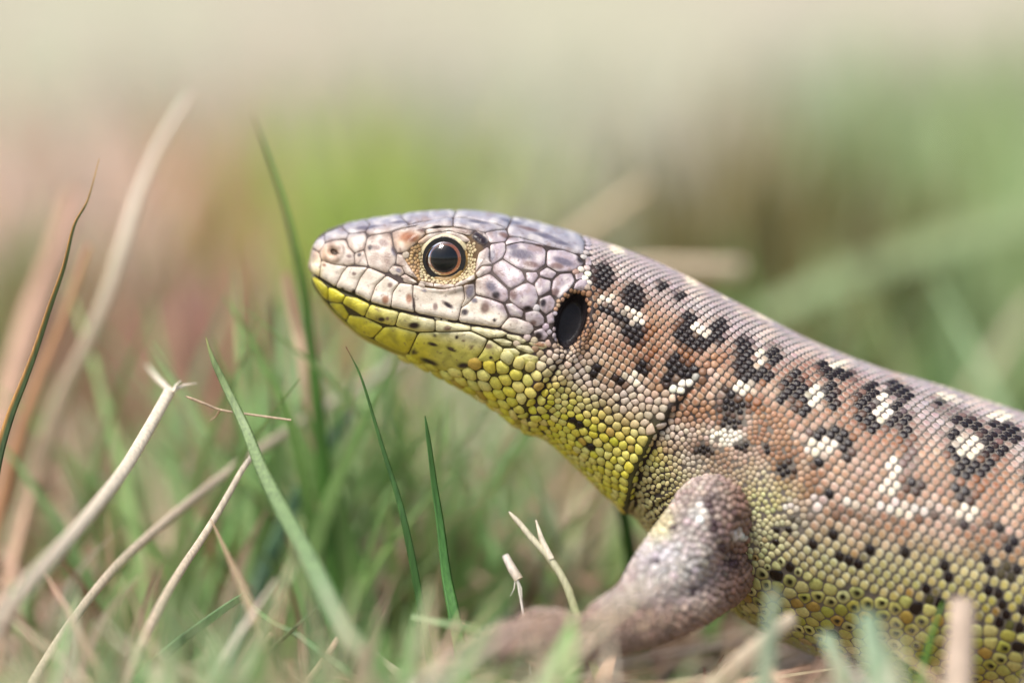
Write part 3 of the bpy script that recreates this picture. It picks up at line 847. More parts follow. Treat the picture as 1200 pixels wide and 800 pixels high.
def cell_of(i, kd, S, SN, SS):
    """outline of the scale around site i in its tangent plane, cut by its neighbours"""
    e, b = tangent(SN[i])
    R = SS[i] * (0.64 if SK[i] else 0.60)
    P = [(R * math.cos(a), R * math.sin(a)) for a in np.linspace(0, 2 * math.pi, 12, endpoint=False)]
    for co, j, d in kd.find_n(S[i], 14):
        if d > 1.35 * (SS[i] + SS[j]): continue
        if (SK[i] == 2) != (SK[j] == 2): continue
        for mir in (0, 1):
          if mir and (S[i][1] < -0.8 * SS[i] or S[j][1] > -0.015): continue
          if not mir and j == i: continue
          v = (S[j] * np.array([1, -1, 1]) if mir else S[j]) - S[i]
          x, y = v @ e, v @ b
          L = math.hypot(x, y)
          if L < 1e-6: continue
          x /= L; y /= L
          lim = L * SS[i] / (SS[i] + SS[j])
          out = []
          m = len(P)
          for q in range(m):
              p0, p1 = P[q], P[(q + 1) % m]
              d0 = p0[0] * x + p0[1] * y - lim; d1 = p1[0] * x + p1[1] * y - lim
              if d0 <= 0: out.append(p0)
              if d0 * d1 < 0:
                  t = d0 / (d0 - d1)
                  out.append((p0[0] + (p1[0] - p0[0]) * t, p0[1] + (p1[1] - p0[1]) * t))
          P = out
          if len(P) < 3: return None, e, b
    return np.array(P), e, b

for it in range(5):                                  # let the scattered scales settle
    kd = KDTree(len(S))
    for i, p in enumerate(S): kd.insert(p, i)
    kd.balance()
    if it == 4: break
    new = S.copy()
    for i in np.nonzero(SK == 1)[0]:
        P, e, b = cell_of(i, kd, S, SN, SS)
        if P is None: continue
        c = P.mean(0)
        p = BVH.find_nearest(Vector(S[i] + e * c[0] * .8 + b * c[1] * .8))[0]
        new[i] = np.array(p); SN[i] = N1F[GKD.find(p)[1]]
    S = new

SPX_, SPY_ = project(S)
COLS = body_colour(SPX_, SPY_, STH)
legm = SK == 2
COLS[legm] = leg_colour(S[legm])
eyed = np.hypot((SPX_ - EYE[0]) / 1.25, SPY_ - EYE[1]) < 37
headish = (S[:, 0] < W(650, 400, 0)[0]) & ~legm & ~eyed & (SPY_ < 400)
COLS[eyed] = lin((184, 166, 128))
lc = eyed & (SPX_ < EYE[0] - 30)
COLS[lc] = lin((164, 130, 88))
if headish.any():
    COLS[headish] = head_colour(SPX_[headish], SPY_[headish])
COLS = COLS * rng.normal(1, .085, (len(S), 1)) * np.where(legm, rng.normal(1, .16, len(S)), 1)[:, None] * rng.normal(1, .025, (len(S), 3))
rs = rng.random(len(S))
fleck = (SK < 2) & (SPX_ > 890) & (SPY_ > 612) & (rs < .10)
fleck |= (SK == 1) & (SPX_ > 660) & (SPX_ < 760) & (SPY_ > 420) & (SPY_ < 560) & (rs < .035)
COLS[fleck] = lin((34, 24, 16))
COLS = np.clip(COLS, 0.003, 0.9)

RINGS = ((1.0, -0.3), (0.94, 0.3), (0.66, 0.78), (0.34, 0.97))
def scale_geo(i):
    P, e, b = cell_of(i, kd, S, SN, SS)
    if P is None or len(P) < 3: return None
    area = abs(poly_area(P))
    if area < 0.12 * SS[i] ** 2: return None
    c = P.mean(0)
    gap = 0.96 if SK[i] else 1.0
    P = resample(chaikin(c + (P - c) * gap, 2), 14)
    t = STH[i] / math.pi
    r = math.sqrt(area / math.pi)
    dorsal = (SK[i] == 0) * float(smooth(.34, .16, np.array(t)))
    h = r * (0.40 if SK[i] == 1 else .6) if SK[i] != 0 else r * (0.34 - 0.12 * dorsal)
    if SPX_[i] > 840 and SK[i] != 2: h *= 0.85
    if SS[i] > 13 * SPX and SPX_[i] > 850: h *= .55
    if abs(SPX_[i] - EYE[0]) < 50 and abs(SPY_[i] - EYE[1]) < 42: h *= .7
    tilt = 0.24 if SK[i] == 0 else (0.05 if SK[i] == 1 else 0.1)
    big = SS[i] > 13.5 * SPX and SPX_[i] > 690
    vs, cs = [], []
    base = COLS[i]
    lum = float(base.mean())
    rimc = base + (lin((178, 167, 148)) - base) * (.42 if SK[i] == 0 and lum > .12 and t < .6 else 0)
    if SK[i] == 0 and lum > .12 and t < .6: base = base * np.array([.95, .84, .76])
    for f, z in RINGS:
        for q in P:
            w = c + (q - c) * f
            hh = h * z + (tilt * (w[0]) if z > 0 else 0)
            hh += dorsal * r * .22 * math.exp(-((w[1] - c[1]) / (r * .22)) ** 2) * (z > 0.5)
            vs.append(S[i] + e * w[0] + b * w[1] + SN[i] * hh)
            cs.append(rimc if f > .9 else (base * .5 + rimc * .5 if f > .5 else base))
    vs.append(S[i] + e * c[0] + b * c[1] + SN[i] * (h + dorsal * r * .22)); cs.append(base)
    return vs, cs, area

N14 = 14
FACES = []
for k in range(len(RINGS) - 1):
    for q in range(N14):
        FACES.append((k * N14 + q, k * N14 + (q + 1) % N14, (k + 1) * N14 + (q + 1) % N14, (k + 1) * N14 + q))
kq = (len(RINGS) - 1) * N14
TRIS = [(kq + q, kq + (q + 1) % N14, len(RINGS) * N14) for q in range(N14)]
ALLF = FACES + TRIS

geo = {}
for i in range(len(S)):
    g = scale_geo(i)
    if g: geo[i] = g
# the dark pores on the broad yellow belly scales
for i, (vs, cs, area) in geo.items():
    t = STH[i] / math.pi
    if SPX_[i] > 860 and t > .6 and SPY_[i] > 636 and SK[i] < 2:
        if rng.random() < (.32 if SK[i] == 1 else .14):
            for q in range(3 * N14, 4 * N14 + 1): cs[q] = lin((36, 32, 20)); vs[q] = vs[56] + (vs[q] - vs[56]) * .75 + (vs[14] - vs[21]) * .10
# the largest scales in view are parts of their own, the rest one covering
view = np.array([CAM]) - S
facing = np.sum(view / np.linalg.norm(view, axis=1, keepdims=True) * SN, axis=1)
inframe = (SPX_ < 1195) & (SPX_ > 0) & (SPY_ < 795)
rank = sorted([i for i in geo if inframe[i] and facing[i] > 0.25 and SK[i] != 2], key=lambda i: -geo[i][2] * facing[i])
single = set(rank[:300])
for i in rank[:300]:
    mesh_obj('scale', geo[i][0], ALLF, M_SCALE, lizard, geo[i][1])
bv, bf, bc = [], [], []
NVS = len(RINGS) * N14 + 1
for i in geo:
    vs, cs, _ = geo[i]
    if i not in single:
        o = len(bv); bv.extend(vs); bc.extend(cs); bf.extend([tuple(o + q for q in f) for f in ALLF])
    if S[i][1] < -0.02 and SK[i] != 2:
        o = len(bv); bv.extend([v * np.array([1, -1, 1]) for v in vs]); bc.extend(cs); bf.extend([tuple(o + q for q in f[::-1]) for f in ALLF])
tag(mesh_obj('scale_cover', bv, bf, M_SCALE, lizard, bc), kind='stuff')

# ------------------------------------------------------------------ lizard: the continuous body below the scales
far = G1[:, 1:-1][:, ::-1] * np.array([1, -1, 1])
FULL = np.concatenate([G1, far], axis=1)
NB = FULL.shape[1]
fv = FULL.reshape(-1, 3)
ff = [(i * NB + j, (i + 1) * NB + j, (i + 1) * NB + (j + 1) % NB, i * NB + (j + 1) % NB) for i in range(nu - 1) for j in range(NB)]
ff.append(tuple(range(NB))); ff.append(tuple((nu - 1) * NB + j for j in range(NB))[::-1])
bm_me = bpy.data.meshes.new('trunk'); bm_me.from_pydata([tuple(map(float, v)) for v in fv], [], ff)
bmm = bmesh.new(); bmm.from_mesh(bm_me)
bmesh.ops.recalc_face_normals(bmm, faces=bmm.faces)
bmm.to_mesh(bm_me); bmm.free()
trunk = bpy.data.objects.new('trunk', bm_me); scene.collection.objects.link(trunk)
lego = bpy.data.objects.new('leg_source', leg_mesh); scene.collection.objects.link(lego)
md = trunk.modifiers.new('b', 'BOOLEAN'); md.operation = 'UNION'; md.object = lego; md.solver = 'FAST'
dg = bpy.context.evaluated_depsgraph_get()
body_me = bpy.data.meshes.new_from_object(trunk.evaluated_get(dg))
bpy.data.objects.remove(trunk); bpy.data.objects.remove(lego)
body_me.name = 'body'
BV = np.empty(len(body_me.vertices) * 3); body_me.vertices.foreach_get('co', BV); BV = BV.reshape(-1, 3)
print('body verts', len(BV), 'scales', len(geo), 'parts', len(PLATES))
mirrored = BV * np.array([1, 1, 1]); mirrored[:, 1] = -np.abs(BV[:, 1])
mx_, my_ = project(mirrored)
inv = np.array([GKD.find(p)[1] for p in mirrored])
gap_dark = lin((52, 40, 34)); gap_pale = lin((132, 122, 108)); gap_yel = lin((70, 66, 30))
bc = np.broadcast_to(gap_dark, (len(BV), 3)).copy()
c_, sd_, _ = seg_dist(mx_, my_, COLLAR)
bc = mixc(bc, np.broadcast_to(gap_pale, bc.shape), np.where((sd_ > 0), smooth(20, 70, c_) * .6, 0))
bc = mixc(bc, np.broadcast_to(gap_yel, bc.shape), smooth(470, 520, my_) * (sd_ < 0))
bc[(KF[inv] < 9.6) & (mx_ > 363)] = lin((72, 58, 52))
hd = (KF[inv] < 9.3) & (my_ > np.interp(mx_, [360, 486, 590, 640], [322, 370, 392, 410]))
bc[hd] = lin((66, 58, 26))
bc[hd & (TF[inv] > 2.55)] = lin((160, 150, 56))
bc[(KF[inv] < 1.3) & ~hd] = lin((170, 150, 128))
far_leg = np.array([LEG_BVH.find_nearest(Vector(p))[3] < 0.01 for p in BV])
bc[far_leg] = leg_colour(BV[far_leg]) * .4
erm = in_poly(mx_, my_, EAR)
bc[erm] = lin((30, 24, 24))
nm = np.hypot((mx_ - 391.5) / 7.0, (my_ - 295.5) / 6.4) < 1
bc[nm] = lin((96, 62, 46))
em = np.hypot((mx_ - EYE[0]) / 1.25, my_ - EYE[1]) < 38
bc[em] = lin((92, 70, 44))
at = body_me.color_attributes.new('col', 'FLOAT_COLOR', 'POINT')
c4 = np.ones((len(BV), 4), np.float32); c4[:, :3] = bc
at.data.foreach_set('color', c4.ravel())
body_me.polygons.foreach_set('use_smooth', np.ones(len(body_me.polygons), bool))
body_me.materials.clear(); body_me.materials.append(M_SKIN)
body = bpy.data.objects.new('body', body_me); scene.collection.objects.link(body)
body.parent = lizard; body.matrix_parent_inverse = Matrix.Translation(-lizard.location)

# ------------------------------------------------------------------ lizard: ear drum, nostril, eye, eyelids, mouth line
def disc_on_skin(name, outline, off, mat, col, rings=6, bulge=0.0):
    p = resample(chaikin(np.array(outline, float), 2), 40); c = p.mean(0)
    vs, fs = [], []
    for k in range(rings):
        f = 1 - k / rings
        for q in p:
            w = c + (q - c) * f
            P, N = on_skin(*w)
            vs.append(P + N * (off + bulge * (1 - f * f)))
    P, N = on_skin(*c); vs.append(P + N * (off + bulge))
    n = len(p)
    for k in range(rings - 1):
        for i in range(n): fs.append((k * n + i, k * n + (i + 1) % n, (k + 1) * n + (i + 1) % n, (k + 1) * n + i))
    for i in range(n): fs.append(((rings - 1) * n + i, (rings - 1) * n + (i + 1) % n, len(vs) - 1))
    return mesh_obj(name, vs, fs, mat, lizard, np.broadcast_to(lin(col), (len(vs), 3)))
disc_on_skin('ear_drum', EAR, 0.004, M_DRUM, (34, 27, 27), bulge=-0.012)
disc_on_skin('nostril', [(391.5 + 6.0 * math.cos(a), 295.5 + 5.6 * math.sin(a)) for a in np.linspace(0, 2 * math.pi, 16, endpoint=False)], 0.0165, M_DRUM, (50, 28, 19), bulge=-0.006)

EP = np.array(BVH.ray_cast(Vector(CAM), Vector(ray_dir(*EYE)))[0])
ER = 27 * SPX
EC = EP + np.array([0, 0.055, 0])
def simple_mat(name, col, rough, spec=0.5, coat=0.0):
    m = bpy.data.materials.new(name); nt, b = nodes_of(m)
    tc = nt.nodes.new('ShaderNodeTexCoord'); nz = nt.nodes.new('ShaderNodeTexNoise'); nz.inputs['Scale'].default_value = 90
    nt.links.new(tc.outputs['Object'], nz.inputs['Vector'])
    mr = nt.nodes.new('ShaderNodeMapRange'); mr.inputs['To Min'].default_value = .6; mr.inputs['To Max'].default_value = 1.45
    nt.links.new(nz.outputs['Fac'], mr.inputs['Value'])
    mx = nt.nodes.new('ShaderNodeMix'); mx.data_type = 'RGBA'; mx.blend_type = 'MULTIPLY'; mx.inputs[0].default_value = 1
    mx.inputs[6].default_value = (*lin(col), 1); nt.links.new(mr.outputs['Result'], mx.inputs[7])
    nt.links.new(mx.outputs[2], b.inputs['Base Color'])
    b.inputs['Roughness'].default_value = rough; b.inputs['Specular IOR Level'].default_value = spec; b.inputs['Coat Weight'].default_value = coat
    return m
M_EYE = simple_mat('eyeball_dark', (18, 13, 12), 0.25)
M_IRIS = simple_mat('iris_copper', (134, 74, 42), 0.5, 0.2)
M_PUPIL = simple_mat('pupil_black', (4, 4, 4), 0.6, 0.1)
m = bpy.data.materials.new('cornea_clear'); m.use_nodes = True
nt = m.node_tree
for n in list(nt.nodes): nt.nodes.remove(n)
om = nt.nodes.new('ShaderNodeOutputMaterial'); tr = nt.nodes.new('ShaderNodeBsdfTransparent'); gl = nt.nodes.new('ShaderNodeBsdfGlossy')
gl.inputs['Roughness'].default_value = 0.015
fz = nt.nodes.new('ShaderNodeFresnel'); fz.inputs['IOR'].default_value = 1.45
ms = nt.nodes.new('ShaderNodeMixShader')
nt.links.new(fz.outputs[0], ms.inputs[0]); nt.links.new(tr.outputs[0], ms.inputs[1]); nt.links.new(gl.outputs[0], ms.inputs[2]); nt.links.new(ms.outputs[0], om.inputs['Surface'])
M_CORNEA = m
EN = np.array([-0.06, -1.0, 0.06]); EN /= np.linalg.norm(EN)
ea = np.cross([0, 0, 1.0], EN); ea /= np.linalg.norm(ea); eb = np.cross(EN, ea)
def cap(R, a0, a1, n=40, rings=14, flat=None):
    """part of a sphere round the eye's axis between polar angles a0 and a1 (or flat annulus at depth flat)"""
    vs, fs = [], []
    for k in range(rings + 1):
        a = a0 + (a1 - a0) * k / rings
        for i in range(n):
            w = 2 * math.pi * i / n
            if flat is None:
                vs.append(EC + R * (EN * math.cos(a) + math.sin(a) * (ea * math.cos(w) + eb * math.sin(w))))
            else:
                rr = R * (a0 + (a1 - a0) * k / rings)
                vs.append(EC + EN * flat + rr * (ea * math.cos(w) + eb * math.sin(w)))
    for k in range(rings):
        for i in range(n): fs.append((k * n + i, k * n + (i + 1) % n, (k + 1) * n + (i + 1) % n, (k + 1) * n + i))
    return vs, fs
v, f = cap(ER * .985, math.radians(50), math.pi)
eye = mesh_obj('eye', v, f, M_EYE, lizard)
v, f = cap(1.0, 15.9 * SPX, 19.4 * SPX, flat=ER * .70); mesh_obj('iris', v, f, M_IRIS, eye).matrix_parent_inverse = Matrix.Translation(-lizard.location)
v, f = cap(1.0, 0.0001, 16.4 * SPX, flat=ER * .66); mesh_obj('pupil', v, f, M_PUPIL, eye).matrix_parent_inverse = Matrix.Translation(-lizard.location)
v, f = cap(1.0, 18.9 * SPX, 25 * SPX, flat=ER * .69); mesh_obj('eye_rim', v, f, M_EYE, eye).matrix_parent_inverse = Matrix.Translation(-lizard.location)
v, f = cap(ER, 0.0005, math.radians(72)); mesh_obj('cornea', v, f, M_CORNEA, eye).matrix_parent_inverse = Matrix.Translation(-lizard.location)
for ch in eye.children: ch.matrix_parent_inverse = Matrix.Identity(4)

def lid(name, a0, a1, rin, rout, col_in, col_out, height, closed=False, xs=1.06):
    """a rounded fold of skin round the eye opening from angle a0 to a1 (degrees, 0 = towards the ear, 90 = down)"""
    n, m = 64, 9
    vs, cs, fs = [], [], []
    for i in range(n + (0 if closed else 1)):
        a = math.radians(a0 + (a1 - a0) * i / n)
        ends = 1 if closed else min(1, 5 * i / n, 5 * (1 - i / n)) ** .6
        for j in range(m):
            t = j / (m - 1)
            r = rin + (rin + (rout - rin) * ends - rin) * t
            P, N = on_skin(EYE[0] + r * xs * math.cos(a), EYE[1] + r * math.sin(a))
            base = EC[1] - math.sqrt(max(ER ** 2 - (r * SPX) ** 2, 0)) if r * SPX < ER else 1e9
            z = height * math.sin(math.pi * min(1, .12 + t * .88)) ** .6 * ends
            Q = P + N * z
            if t < .5: Q[1] = min(Q[1], (base - 0.004) if base < 1e8 else Q[1])
            vs.append(Q)
            cs.append(lin(col_in) * (1 - smooth(.1, .35, np.array(t))) + lin(col_out) * smooth(.1, .35, np.array(t)))
    M_ = n if closed else n + 1
    for i in range(n):
        for j in range(m - 1):
            k = (i + 1) % M_
            fs.append((i * m + j, i * m + j + 1, k * m + j + 1, k * m + j))
    return mesh_obj(name, vs, fs, M_SCALE, lizard, cs)
lid('eyelid', 0, 360, 20.3, 25.4, (22, 15, 12), (150, 118, 66), 0.012, True)
lid('eyelid', 184, 342, 22.6, 30.5, (120, 92, 50), (210, 194, 152), 0.022)

# ------------------------------------------------------------------ single grass blades and straws
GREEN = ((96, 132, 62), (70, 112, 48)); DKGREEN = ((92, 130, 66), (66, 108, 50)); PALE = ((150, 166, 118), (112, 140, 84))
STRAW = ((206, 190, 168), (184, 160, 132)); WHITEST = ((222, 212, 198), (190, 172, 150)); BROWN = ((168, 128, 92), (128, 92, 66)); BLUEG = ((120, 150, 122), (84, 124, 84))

def blade(name, label, pts, width, cols, mat, group=None, cat='grass', extra=(), tipcol=None, edge=None, twist=0.3, fold=0.35, seedn=0):
    """pts: (px, py, depth) from the tip down; width: (tip, base) in photo pixels. The blade is a folded leaf with real thickness"""
    r = random.Random(hash_of(label))
    P = np.array([W(x, y, d) for x, y, d in pts])
    if mat is M_STRAW and cat == 'straw':
        width = (width[0] * .88, width[1] * .88)
        cols = [(min(236, q[0] * 1.03), min(226, q[1] * 1.01), q[2] * .95) for q in cols]
    while P[-1, 2] > float(ground_height(P[-1, 0], P[-1, 1])) and len(pts) > 2 and width[1] > 4 and cat != 'straw piece':
        d = P[-1] - P[-2]; d = d / np.linalg.norm(d)
        d = d * .86 + np.array([0, 0, -.14])
        P = np.vstack([P, P[-1] + d * 0.5])
    k = np.linspace(0, len(P) - 1, (len(P) - 1) * 7 + 1)
    i = np.clip(k.astype(int), 0, len(P) - 2); t = (k - i)[:, None]
    p0 = P[np.clip(i - 1, 0, None)]; p1 = P[i]; p2 = P[i + 1]; p3 = P[np.clip(i + 2, None, len(P) - 1)]
    C = 0.5 * (2 * p1 + (p2 - p0) * t + (2 * p0 - 5 * p1 + 4 * p2 - p3) * t ** 2 + (3 * p1 - p0 - 3 * p2 + p3) * t ** 3)
    T = np.gradient(C, axis=0); T /= np.linalg.norm(T, axis=1, keepdims=True)
    f = np.linspace(0, 1, len(C))
    wd = (width[0] + (width[1] - width[0]) * np.clip(f * 1.5, 0, 1)) * SPX * .5
    if width[0] < 6: wd = wd * np.clip(f * 9 + .12, 0, 1) ** .7
    ctop, cbot = lin(cols[0]), lin(cols[1])
    vs, cs, fs = [], [], []
    for q in range(len(C)):
        sidev = np.cross(T[q], [0.0, 1.0, 0.0]); sidev /= np.linalg.norm(sidev) + 1e-9
        nv = np.cross(sidev, T[q])
        tw = twist if mat is M_LEAF else .12
        a = tw * math.sin(3 * f[q] + tw * 4) + tw
        s2 = sidev * math.cos(a) + nv * math.sin(a); n2 = np.cross(s2, T[q])
        w = wd[q]
        th = max(w * .16, 0.004)
        prof = [(-1, 0), (-.55, -fold * .5), (0, -fold), (.55, -fold * .5), (1, 0), (.55, -fold * .5 + th / w), (0, -fold + 1.6 * th / w), (-.55, -fold * .5 + th / w)]
        if mat is M_STRAW: prof = [(math.cos(w_ * math.pi / 4), .62 * math.sin(w_ * math.pi / 4)) for w_ in range(8)]
        for m, (x, z) in enumerate(prof):
            vs.append(C[q] + s2 * (x * w) - n2 * (z * w))
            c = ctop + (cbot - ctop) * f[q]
            if tipcol is not None: c = c + (lin(tipcol) - c) * (1 - smooth(0.0, .09, np.array(f[q])))
            if edge is not None and x < -.5: c = lin(edge)
            c = c * (1.0 if m in (0, 2, 4, 6) else .9)
            cs.append(c)
    n = 8
    for q in range(len(C) - 1):
        for m in range(n):
            fs.append((q * n + m, q * n + (m + 1) % n, (q + 1) * n + (m + 1) % n, (q + 1) * n + m))
    fs.append(tuple(range(n))); fs.append(tuple((len(C) - 1) * n + m for m in range(n))[::-1])
    for (a_, b_, wpx) in extra:                        # frayed fibres of the same piece
        A_, B_ = W(*a_), W(*b_)
        d = B_ - A_; d /= np.linalg.norm(d)
        u = np.cross(d, [0, 1, 0]); u /= np.linalg.norm(u); v = np.cross(d, u)
        for e_, rr in ((A_, wpx * SPX * .5), ((A_ + B_) / 2 + u * 0.01, wpx * SPX * .4), (B_, wpx * SPX * .12)):
            for m in range(5):
                w = 2 * math.pi * m / 5
                vs.append(e_ + rr * (u * math.cos(w) + v * math.sin(w))); cs.append(ctop)
        o = len(vs) - 15
        for q in range(2):
            for m in range(5): fs.append((o + q * 5 + m, o + q * 5 + (m + 1) % 5, o + (q + 1) * 5 + (m + 1) % 5, o + (q + 1) * 5 + m))
    ob = mesh_obj(name, vs, fs, mat, None, cs)
    tag(ob, label, cat, group)
    return ob

def hash_of(s):
    h = 7
    for ch in s: h = (h * 131 + ord(ch)) % 1000003
    return h

L, D = M_LEAF, M_STRAW
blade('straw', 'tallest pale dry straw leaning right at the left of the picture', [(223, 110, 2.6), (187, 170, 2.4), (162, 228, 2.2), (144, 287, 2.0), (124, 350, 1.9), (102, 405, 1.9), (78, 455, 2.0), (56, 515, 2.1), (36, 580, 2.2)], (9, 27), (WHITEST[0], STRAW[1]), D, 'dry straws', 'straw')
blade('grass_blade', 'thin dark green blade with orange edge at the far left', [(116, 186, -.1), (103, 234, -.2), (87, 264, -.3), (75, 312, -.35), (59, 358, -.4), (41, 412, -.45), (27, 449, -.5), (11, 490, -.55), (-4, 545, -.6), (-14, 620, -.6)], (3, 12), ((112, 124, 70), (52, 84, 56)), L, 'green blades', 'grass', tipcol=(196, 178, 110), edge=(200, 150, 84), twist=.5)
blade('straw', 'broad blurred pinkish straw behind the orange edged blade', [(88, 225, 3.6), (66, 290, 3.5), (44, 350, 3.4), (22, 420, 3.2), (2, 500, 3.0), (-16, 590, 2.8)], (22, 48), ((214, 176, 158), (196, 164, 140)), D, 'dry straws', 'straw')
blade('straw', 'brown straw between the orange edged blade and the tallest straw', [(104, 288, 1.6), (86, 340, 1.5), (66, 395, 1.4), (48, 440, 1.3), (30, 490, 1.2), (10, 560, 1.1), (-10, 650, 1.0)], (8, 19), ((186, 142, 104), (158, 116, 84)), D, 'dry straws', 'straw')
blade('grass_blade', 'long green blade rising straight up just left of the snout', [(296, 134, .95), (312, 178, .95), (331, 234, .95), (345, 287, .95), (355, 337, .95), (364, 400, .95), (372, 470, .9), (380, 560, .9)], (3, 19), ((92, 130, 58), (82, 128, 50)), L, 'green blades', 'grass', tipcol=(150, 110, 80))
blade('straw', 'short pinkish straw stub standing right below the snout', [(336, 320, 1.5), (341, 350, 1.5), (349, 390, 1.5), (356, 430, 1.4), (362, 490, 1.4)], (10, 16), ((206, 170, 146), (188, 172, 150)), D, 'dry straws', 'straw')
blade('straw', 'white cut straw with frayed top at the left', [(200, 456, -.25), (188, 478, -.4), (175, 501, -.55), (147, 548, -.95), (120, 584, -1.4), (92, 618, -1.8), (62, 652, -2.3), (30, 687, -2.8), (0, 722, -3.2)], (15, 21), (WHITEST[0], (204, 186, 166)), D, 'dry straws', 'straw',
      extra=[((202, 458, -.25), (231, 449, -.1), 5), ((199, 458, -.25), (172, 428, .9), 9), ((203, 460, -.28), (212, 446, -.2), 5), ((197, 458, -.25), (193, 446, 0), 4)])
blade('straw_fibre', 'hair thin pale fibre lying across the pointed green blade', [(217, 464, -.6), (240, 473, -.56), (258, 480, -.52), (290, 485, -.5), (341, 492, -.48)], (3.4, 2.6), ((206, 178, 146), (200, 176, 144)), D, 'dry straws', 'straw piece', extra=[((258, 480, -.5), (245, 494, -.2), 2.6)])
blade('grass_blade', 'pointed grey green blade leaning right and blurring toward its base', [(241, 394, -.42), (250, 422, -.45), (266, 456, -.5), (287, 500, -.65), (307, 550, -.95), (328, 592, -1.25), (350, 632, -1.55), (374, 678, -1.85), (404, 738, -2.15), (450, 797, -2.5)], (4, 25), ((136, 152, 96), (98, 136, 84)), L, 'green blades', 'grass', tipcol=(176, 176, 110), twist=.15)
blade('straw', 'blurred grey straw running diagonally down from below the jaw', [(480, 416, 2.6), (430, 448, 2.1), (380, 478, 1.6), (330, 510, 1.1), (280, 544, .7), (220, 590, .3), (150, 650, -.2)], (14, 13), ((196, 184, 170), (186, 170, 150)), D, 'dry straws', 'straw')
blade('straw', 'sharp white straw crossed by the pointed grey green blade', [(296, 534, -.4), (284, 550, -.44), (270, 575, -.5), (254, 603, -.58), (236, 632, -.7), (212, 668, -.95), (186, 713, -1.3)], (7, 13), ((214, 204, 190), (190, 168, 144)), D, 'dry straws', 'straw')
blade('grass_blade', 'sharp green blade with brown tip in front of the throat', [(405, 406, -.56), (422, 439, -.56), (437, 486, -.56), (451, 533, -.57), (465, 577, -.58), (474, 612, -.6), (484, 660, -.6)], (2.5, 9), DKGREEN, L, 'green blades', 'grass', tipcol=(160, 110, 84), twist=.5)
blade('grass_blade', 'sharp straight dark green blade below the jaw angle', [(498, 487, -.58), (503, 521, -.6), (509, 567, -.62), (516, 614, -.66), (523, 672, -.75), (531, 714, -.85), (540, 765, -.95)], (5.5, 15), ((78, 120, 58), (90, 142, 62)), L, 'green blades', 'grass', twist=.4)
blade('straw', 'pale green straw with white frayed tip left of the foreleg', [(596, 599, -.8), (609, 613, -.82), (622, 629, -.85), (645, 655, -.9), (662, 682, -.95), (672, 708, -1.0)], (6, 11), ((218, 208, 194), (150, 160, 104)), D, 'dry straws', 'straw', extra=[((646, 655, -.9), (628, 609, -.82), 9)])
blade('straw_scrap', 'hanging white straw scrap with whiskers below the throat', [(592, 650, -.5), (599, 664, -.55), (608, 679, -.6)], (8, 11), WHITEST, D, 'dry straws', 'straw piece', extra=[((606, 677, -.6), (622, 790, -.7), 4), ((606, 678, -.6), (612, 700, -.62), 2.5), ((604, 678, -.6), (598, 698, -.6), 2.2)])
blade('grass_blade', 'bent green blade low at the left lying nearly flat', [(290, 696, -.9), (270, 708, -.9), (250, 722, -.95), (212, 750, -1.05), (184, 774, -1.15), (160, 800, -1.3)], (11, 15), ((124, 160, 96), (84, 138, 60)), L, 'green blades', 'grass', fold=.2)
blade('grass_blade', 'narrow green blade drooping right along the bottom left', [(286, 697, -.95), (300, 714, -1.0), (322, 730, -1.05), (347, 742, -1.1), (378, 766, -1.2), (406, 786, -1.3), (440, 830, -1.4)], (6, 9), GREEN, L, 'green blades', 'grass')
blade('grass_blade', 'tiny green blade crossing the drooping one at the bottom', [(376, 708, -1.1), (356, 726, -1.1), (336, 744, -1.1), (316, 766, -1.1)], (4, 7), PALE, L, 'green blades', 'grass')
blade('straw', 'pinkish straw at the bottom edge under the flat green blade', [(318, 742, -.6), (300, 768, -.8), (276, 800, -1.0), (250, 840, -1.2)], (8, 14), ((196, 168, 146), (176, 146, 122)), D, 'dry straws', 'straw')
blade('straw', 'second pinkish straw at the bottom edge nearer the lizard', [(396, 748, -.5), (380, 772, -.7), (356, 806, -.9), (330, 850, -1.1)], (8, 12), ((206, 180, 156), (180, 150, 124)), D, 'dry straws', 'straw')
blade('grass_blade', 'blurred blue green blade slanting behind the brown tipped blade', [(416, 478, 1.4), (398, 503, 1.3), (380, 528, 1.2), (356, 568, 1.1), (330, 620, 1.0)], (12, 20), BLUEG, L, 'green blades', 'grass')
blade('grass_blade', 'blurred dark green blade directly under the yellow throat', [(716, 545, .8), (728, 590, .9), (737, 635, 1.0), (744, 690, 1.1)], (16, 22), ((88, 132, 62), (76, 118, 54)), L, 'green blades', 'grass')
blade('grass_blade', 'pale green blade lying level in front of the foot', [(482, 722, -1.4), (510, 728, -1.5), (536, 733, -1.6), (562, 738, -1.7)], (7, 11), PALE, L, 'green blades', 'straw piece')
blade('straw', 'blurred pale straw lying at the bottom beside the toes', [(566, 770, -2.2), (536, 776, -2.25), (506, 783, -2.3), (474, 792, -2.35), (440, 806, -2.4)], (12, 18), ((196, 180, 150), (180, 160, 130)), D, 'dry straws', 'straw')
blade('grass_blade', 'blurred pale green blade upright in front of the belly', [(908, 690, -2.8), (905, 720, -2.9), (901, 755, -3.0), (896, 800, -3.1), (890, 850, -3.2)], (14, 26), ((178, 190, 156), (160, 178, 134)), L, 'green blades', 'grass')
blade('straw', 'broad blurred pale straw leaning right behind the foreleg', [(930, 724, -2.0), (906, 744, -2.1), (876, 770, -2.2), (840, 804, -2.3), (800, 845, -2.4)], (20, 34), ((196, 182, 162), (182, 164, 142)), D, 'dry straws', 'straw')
blade('grass_blade', 'wide blurred sage green blade below the belly', [(1018, 716, -2.9), (1022, 745, -3.0), (1028, 775, -3.1), (1036, 815, -3.2), (1044, 860, -3.3)], (24, 46), ((168, 188, 150), (146, 170, 124)), L, 'green blades', 'grass')
